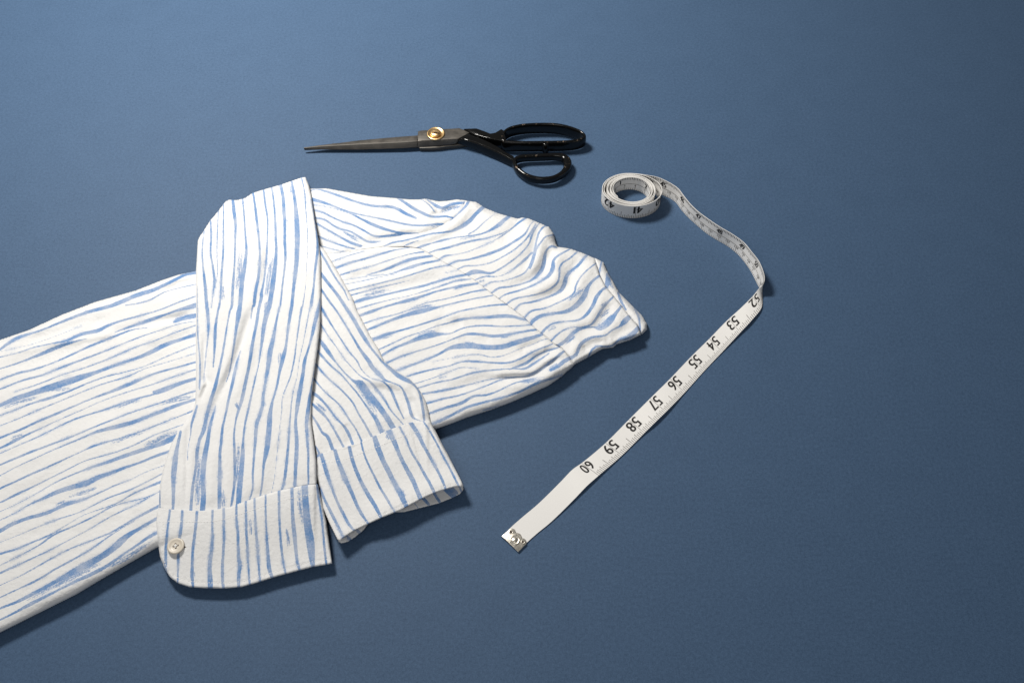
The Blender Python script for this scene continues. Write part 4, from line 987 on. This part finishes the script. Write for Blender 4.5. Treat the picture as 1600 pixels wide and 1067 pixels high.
# ================================================================ TAPE MEASURE
TAPE = thing('tape_measure', tuple(P(988, 318, 0)), 'white tailor tape measure, half coiled with its numbered end pulled out', 'tape measure')
WID = 16.15
def build_tape():
    # ---- coil: semi-axes to the right, left, back and front, per turn counted from the outside
    lin = lambda a, b, n: list(np.linspace(a, b, n))
    NT = 6
    xr = [1035.2, 1034.4, 1023.4, 1022.2, 1019.6, 1018.4, 1016.2, 1015]
    xl = [941.4, 943.8, 948.6, 949.8, 953.4, 954.8, 957.6, 959]
    yt = [270.6, 271.7, 273.2, 274, 275.2, 276, 277, 278]
    yb = [322.2, 321.0, 318.9, 318, 316.6, 315.6, 314.6, 314]
    cxp, cyp = 987.5, 295.5
    W0 = P(cxp, cyp, WID); cx, cy = W0[0], W0[1]
    RR = [P(x, cyp, WID)[0] - cx for x in xr]; LL = [cx - P(x, cyp, WID)[0] for x in xl]
    TT = [P(cxp, y, WID)[1] - cy for y in yt]; BB = [cy - P(cxp, y, WID)[1] for y in yb]
    def coil(u):
        ph = math.pi / 2 + 2 * math.pi * u; c, s_ = math.cos(ph), math.sin(ph)
        k = np.interp
        iR = k(u, np.arange(len(RR)) - .25, RR); iL = k(u, np.arange(len(LL)) + .25, LL); iT = k(u, np.arange(len(TT)), TT); iB = k(u, np.arange(len(BB)) + .5, BB)
        return np.array([cx + c * (iR if c > 0 else iL), cy + s_ * (iT if s_ > 0 else iB), 0])
    uend = NT + .36
    us = np.linspace(uend, 0, int(uend * 120)); cp = np.array([coil(u) for u in us])
    lean = .0006 * np.array([value_noise(np.array([u * 2.3 + 50]), np.array([50.5]), 5)[0] for u in us])
    Ac = cp.copy(); Ac[:, 2] = WID / 1000; Bc = cp.copy(); Bc[:, 2] = .0003
    Ac[:, 0] += lean; Bc[:, 0] -= lean
    seg = np.linalg.norm(np.diff(cp, axis=0), axis=1) * 1000 / 25.4
    qc = np.concatenate([[0], np.cumsum(seg)]); S_EXIT = 43.95; qc = qc - qc[-1] + S_EXIT; q_in = qc[0]
    # ---- pulled-out part: s (inches), inch-edge-of-inner-face A, other edge B, photo pixels, zB, zA or None (standing: solved from the width)
    st = [(44.45, 1013, 274.2, 1013, 297, .3, None), (44.8, 1029, 277.6, 1028, 302, .3, None), (45, 1037, 281, 1036, 305.2, .3, None), (45.4, 1050.5, 288.2, 1049.5, 311.6, .3, None), (45.7, 1060, 295.2, 1057.5, 318, .3, None), (46, 1067.5, 305, 1063.5, 326.4, .3, None),
          (46.5, 1079.5, 319.8, 1075.5, 339.8, .3, None), (47, 1092.5, 332, 1088.5, 351.6, .3, None), (47.5, 1108.5, 343.6, 1104, 364.6, .3, None), (48, 1126, 355.3, 1121, 375.4, .3, None), (48.5, 1144, 365.8, 1137.5, 385, .3, None), (49, 1162.5, 379.2, 1153.5, 398, .3, None),
          (49.5, 1174.8, 394, 1164.5, 411, .3, None), (50, 1185.4, 407.8, 1174, 425, .3, None), (50.4, 1191.6, 421.6, 1181, 439, .3, None), (50.75, 1194.6, 433, 1185.4, 447.6, .3, 14.2), (51.0, 1193.8, 440.4, 1188.4, 453, .3, 12.5), (51.3, 1190.6, 446.4, 1190.8, 458.4, .35, 9.5), (51.6, 1185.2, 451.8, 1191.2, 467, .6, 6.6),
          (52, 1175.4, 463.6, 1189.4, 481.6, 1.6, 3.2), (52.5, 1157.4, 481.6, 1173.6, 501.6, 2.6, 1.4), (53, 1138.9, 498.3, 1156.6, 519.8, 2.0, .6), (54, 1108.2, 529.5, 1128.4, 550.1, .8, .5), (55, 1078.7, 558.5, 1101.1, 578.8, .5, .6), (56, 1046.8, 592, 1069.8, 613.4, .8, .7), (57, 1015.6, 622.8, 1040.6, 643.4, 2.4, .6), (57.5, 999.4, 639, 1024, 659.6, 2.6, .6), (58, 982.2, 656.1, 1006.9, 676.5, 1.4, .5), (59, 946.1, 692.2, 971.8, 711.4, .8, .4), (60, 908.6, 723.6, 935.6, 742.7, 1.8, .5), (60.45, 894.7, 733.4, 917.8, 758.4, 2.2, .9), (61, 876, 752.6, 898, 779, 1.6, .9), (62, 838, 789.6, 859, 817, .7, .6), (62.6, 816, 808, 838, 834.2, .6, .5), (63.0, 800, 822, 822.6, 848, .7, .6), (63.4, 788, 834, 813, 858.6, .7, .7)]
    q = []; A = []; B = []
    for s_, ax, ay, bx, by, zb, za in st:
        b = P(bx, by, zb)
        if za is None:
            r = rays(ax, ay); r = r / np.linalg.norm(r); o = CAM / 1000; m = o - b; bb = r @ m; cc = m @ m - (WID / 1000) ** 2; disc = bb * bb - cc
            t = -bb - math.sqrt(disc) if disc > 0 else -bb
            a = o + r * t
        else: a = P(ax, ay, za)
        q.append(s_); A.append(a); B.append(b)
    q = np.array(q); A = np.array(A); B = np.array(B)
    def cr(qq, V, x):
        x = np.asarray(x); i = np.clip(np.searchsorted(qq, x) - 1, 0, len(qq) - 2)
        h = (qq[i + 1] - qq[i])[:, None]; t = ((x - qq[i])[:, None]) / h
        d = np.gradient(V, qq, axis=0); m0 = d[i]; m1 = d[i + 1]
        return (2 * t ** 3 - 3 * t ** 2 + 1) * V[i] + (t ** 3 - 2 * t ** 2 + t) * h * m0 + (-2 * t ** 3 + 3 * t ** 2) * V[i + 1] + (t ** 3 - t ** 2) * h * m1
    # blend coil end into the standing part
    keep = slice(0, len(qc) - 6)
    qa = np.concatenate([qc[keep][::6], q]); AA = np.vstack([Ac[keep][::6], A]); BBv = np.vstack([Bc[keep][::6], B])
    xs = np.arange(qa[0], qa[-1], 1.0 / 25.4); xs = np.append(xs, qa[-1])
    DA = cr(qa, AA, xs); DB = cr(qa, BBv, xs)
    DA[:, 2] = np.maximum(DA[:, 2], .0004); DB[:, 2] = np.maximum(DB[:, 2], .0003)
    T = np.gradient((DA + DB) / 2, axis=0); NRM = np.cross(T, DB - DA); NRM /= np.linalg.norm(NRM, axis=1)[:, None]
    # inner face of the coil looks towards the coil's centre
    mid = len(xs) // 3; tc = np.array([cx, cy, 0]) - (DA[mid] + DB[mid]) / 2; tc[2] = 0
    if NRM[mid] @ tc < 0: NRM = -NRM
    th = .00021; m = 5; V = []
    for sgn in (1, -1):
        for k in range(m):
            w = k / (m - 1); V.append(DA * (1 - w) + DB * w + NRM * th * sgn)
    V = np.stack(V, 1); n = len(xs); V = V.reshape(-1, 3); F = []
    ring = list(range(m)) + [2 * m - 1 - k for k in range(m)]
    for i in range(n - 1):
        for k in range(2 * m):
            a, b = ring[k], ring[(k + 1) % (2 * m)]; F.append((i * 2 * m + a, i * 2 * m + b, (i + 1) * 2 * m + b, (i + 1) * 2 * m + a))
    F.append(ring[::-1]); F.append([(n - 1) * 2 * m + k for k in ring])
    V[:, 2] = np.maximum(V[:, 2], .00012)
    rib = mesh_obj('ribbon', V, F, VINYL, TAPE)
    bm = bmesh.new(); bm.from_mesh(rib.data); bmesh.ops.recalc_face_normals(bm, faces=bm.faces); bm.to_mesh(rib.data); bm.free()
    try: rib.data.set_sharp_from_angle(angle=R(50))
    except Exception: pass
    # ---- print on the two faces
    def onto(sv, wv, side, off=.13):
        """side +1: inner face (w from A), -1: outer face"""
        a = np.stack([np.interp(sv, xs, DA[:, k]) for k in range(3)], -1); b = np.stack([np.interp(sv, xs, DB[:, k]) for k in range(3)], -1); nn = np.stack([np.interp(sv, xs, NRM[:, k]) for k in range(3)], -1)
        w = (np.asarray(wv) / WID)[..., None]; p = a * (1 - w) + b * w + nn * (th + off / 1000) * side
        p[..., 2] = np.maximum(p[..., 2], .0003); return p
    cache = {}
    def glyph(txt):
        if txt not in cache:
            cu = bpy.data.curves.new('digits', 'FONT'); cu.body = txt; cu.resolution_u = 4; cu.size = 1
            ob = bpy.data.objects.new('digits', cu); COL.objects.link(ob); dg = bpy.context.evaluated_depsgraph_get(); dg.update()
            me = ob.evaluated_get(dg).to_mesh(); v = np.array([w.co[:2] for w in me.vertices]); f = [tuple(p.vertices) for p in me.polygons]
            ob.evaluated_get(dg).to_mesh_clear(); bpy.data.objects.remove(ob); bpy.data.curves.remove(cu)
            v[:, 0] -= v[:, 0].min(); h = v[:, 1].max() - v[:, 1].min(); v[:, 1] -= v[:, 1].min(); cache[txt] = (v / h, f)
        return cache[txt]
    class Ink:
        def __init__(s): s.v = []; s.f = []
        def add(s, P3, f):
            o = len(s.v); s.v += [tuple(p) for p in P3]; s.f += [tuple(o + i for i in q_) for q_ in f]
        def bar(s, s0, s1, w0, w1, side, nseg=1):
            k = max(1, nseg); sv = np.linspace(s0, s1, k + 1); j = 3 if k == 1 else 1; wv = np.linspace(w0, w1, j + 1)
            S_, W_ = np.meshgrid(sv, wv); p = onto(S_.ravel(), W_.ravel(), side); f = []
            for b_ in range(j):
                for a_ in range(k): i = b_ * (k + 1) + a_; f.append((i, i + 1, i + k + 2, i + k + 1))
            s.add(p, f)
        def text(s, txt, sc, base, h, side, up, xs_=1.0, bold=0):
            """digits of height h (mm) whose centre is at sc (inches); base = w of the baseline, up = +1/-1 direction of w"""
            v, f = glyph(txt); wd_ = v[:, 0].max()
            for e in ((0,) if not bold else (-bold, 0, bold)):
                s.add(onto(sc + ((v[:, 0] - wd_ / 2) * h * xs_ + e) / 25.4, base + up * v[:, 1] * h, side, .13 + (.02 * (e + bold) if bold else 0)), f)
        def build(s, name, mat):
            o = mesh_obj(name, s.v, s.f, mat, rib, smooth=False); return o
    big = Ink(); fine = Ink(); cm = Ink()
    # outer face: large numerals split by the inch line, sixteenth ticks along B
    for I in range(38, 61):
        d = str(I); h = 8.8 if I != 60 else 8.2
        v0 = glyph(d[0])[0][:, 0].max() * h * .84; v1 = glyph(d[1])[0][:, 0].max() * h * .84
        big.text(d[0], I - (v0 / 2 + .85) / 25.4, 1.0, h, -1, 1, .84, .36 if I < 46 else .26); big.text(d[1], I + (v1 / 2 + .85) / 25.4, 1.0, h, -1, 1, .84, .36 if I < 46 else .26)
        fine.bar(I - .13 / 25.4, I + .13 / 25.4, .2, WID - .15, -1)
        if I == 60: continue
        for k in range(1, 16):
            ln = 7.4 if k == 8 else (4.9 if k % 4 == 0 else (4.1 if k % 2 == 0 else 3.5))
            x = I + k / 16; t = .17; fine.bar(x - t / 25.4, x + t / 25.4, WID - ln, WID - .15, -1)
    for k in range(1, 16):
        ln = 7.4 if k == 8 else (4.9 if k % 4 == 0 else (4.1 if k % 2 == 0 else 3.5)); x = 37 + k / 16; fine.bar(x - .17 / 25.4, x + .17 / 25.4, WID - ln, WID - .15, -1)
    # inner face: inches along A, centimetres along B
    def inner(s0, s1, off):
        for I in range(int(math.ceil(s0)), int(math.floor(s1)) + 1):
            big.text(str(I), I + off, 7.2, 4.7, 1, -1, .95, .24)
        k = int(math.ceil(s0 * 16))
        while k <= s1 * 16:
            x = k / 16 + off; ln = 4.1 if k % 16 == 0 else (3.7 if k % 8 == 0 else (3.0 if k % 2 == 0 else 2.6)); t = .23; big.bar(x - t / 25.4, x + t / 25.4, .15, ln, 1); k += 1
        fine.bar(s0 + off, s1 + off, 8.3, 8.65, 1, int((s1 - s0) * 12))
        k = int(math.ceil(s0 * 25.4 / 2))
        while k * 2 <= s1 * 25.4:
            x = k * 2 / 25.4 + off; ln = 4.2 if k % 5 == 0 else 2.2
            cm.bar(x - .15 / 25.4, x + .15 / 25.4, WID - ln, WID - .15, 1)
            if k % 5 == 0 and 0 < k // 5: cm.text(str(k // 5), x + 1.6 / 25.4 * 0, WID - 4.6, 2.3, 1, -1, 1.0, .05)
            k += 1
    inner(37.5, 51.2, 0); inner(.25, 4.2, q_in)
    big.build('numeral_print', INKM); fine.build('line_print', INKT); cm.build('centimetre_print', INKT)
    # ---- tin end clip
    o = [(783.7, 838.2), (809.7, 863), (822.4, 850.4), (822.8, 847), (821, 843.4), (817.4, 841.4), (815, 842), (815.2, 838.8), (813.4, 835.6), (810.4, 833.6), (807.2, 833), (805.2, 833.2), (805.6, 830.4), (803.6, 827.4), (800.2, 826.2), (797.4, 827)]
    o = np.array(o); lo = P(o[:, 0], o[:, 1], np.full(len(o), .45)); hi = [vdown(p, 1.75) for p in lo]
    clip = loft('end_clip', [lo, hi], TIN, TAPE, .2)
    mm = .001
    for x, y in ((798.6, 830.8), (816.9, 846.6)):
        c = P(x, y, 1.75); bm = bmesh.new(); lathe(bm, [(1.7 * mm, -.05 * mm), (1.6 * mm, .3 * mm), (1.2 * mm, .45 * mm), (.85 * mm, .3 * mm), (.8 * mm, .12 * mm)], c, n=20); r = bm_obj('rivet', bm, TIN, clip)
        bm = bmesh.new(); lathe(bm, [(.78 * mm, 0), (.78 * mm, .16 * mm), (.3 * mm, .18 * mm)], c, n=16); bm_obj('rivet_hole', bm, DARK, r)
    c = P(804.6, 843.4, 1.75); bm = bmesh.new(); lathe(bm, [(3.9 * mm, -.05 * mm), (3.8 * mm, .25 * mm), (3.3 * mm, .5 * mm), (2.7 * mm, .28 * mm), (2.3 * mm, .1 * mm), (1.9 * mm, .35 * mm), (1.1 * mm, .65 * mm), (.1 * mm, .75 * mm)], c, n=28); bm_obj('dimple', bm, TIN, clip)
build_tape()
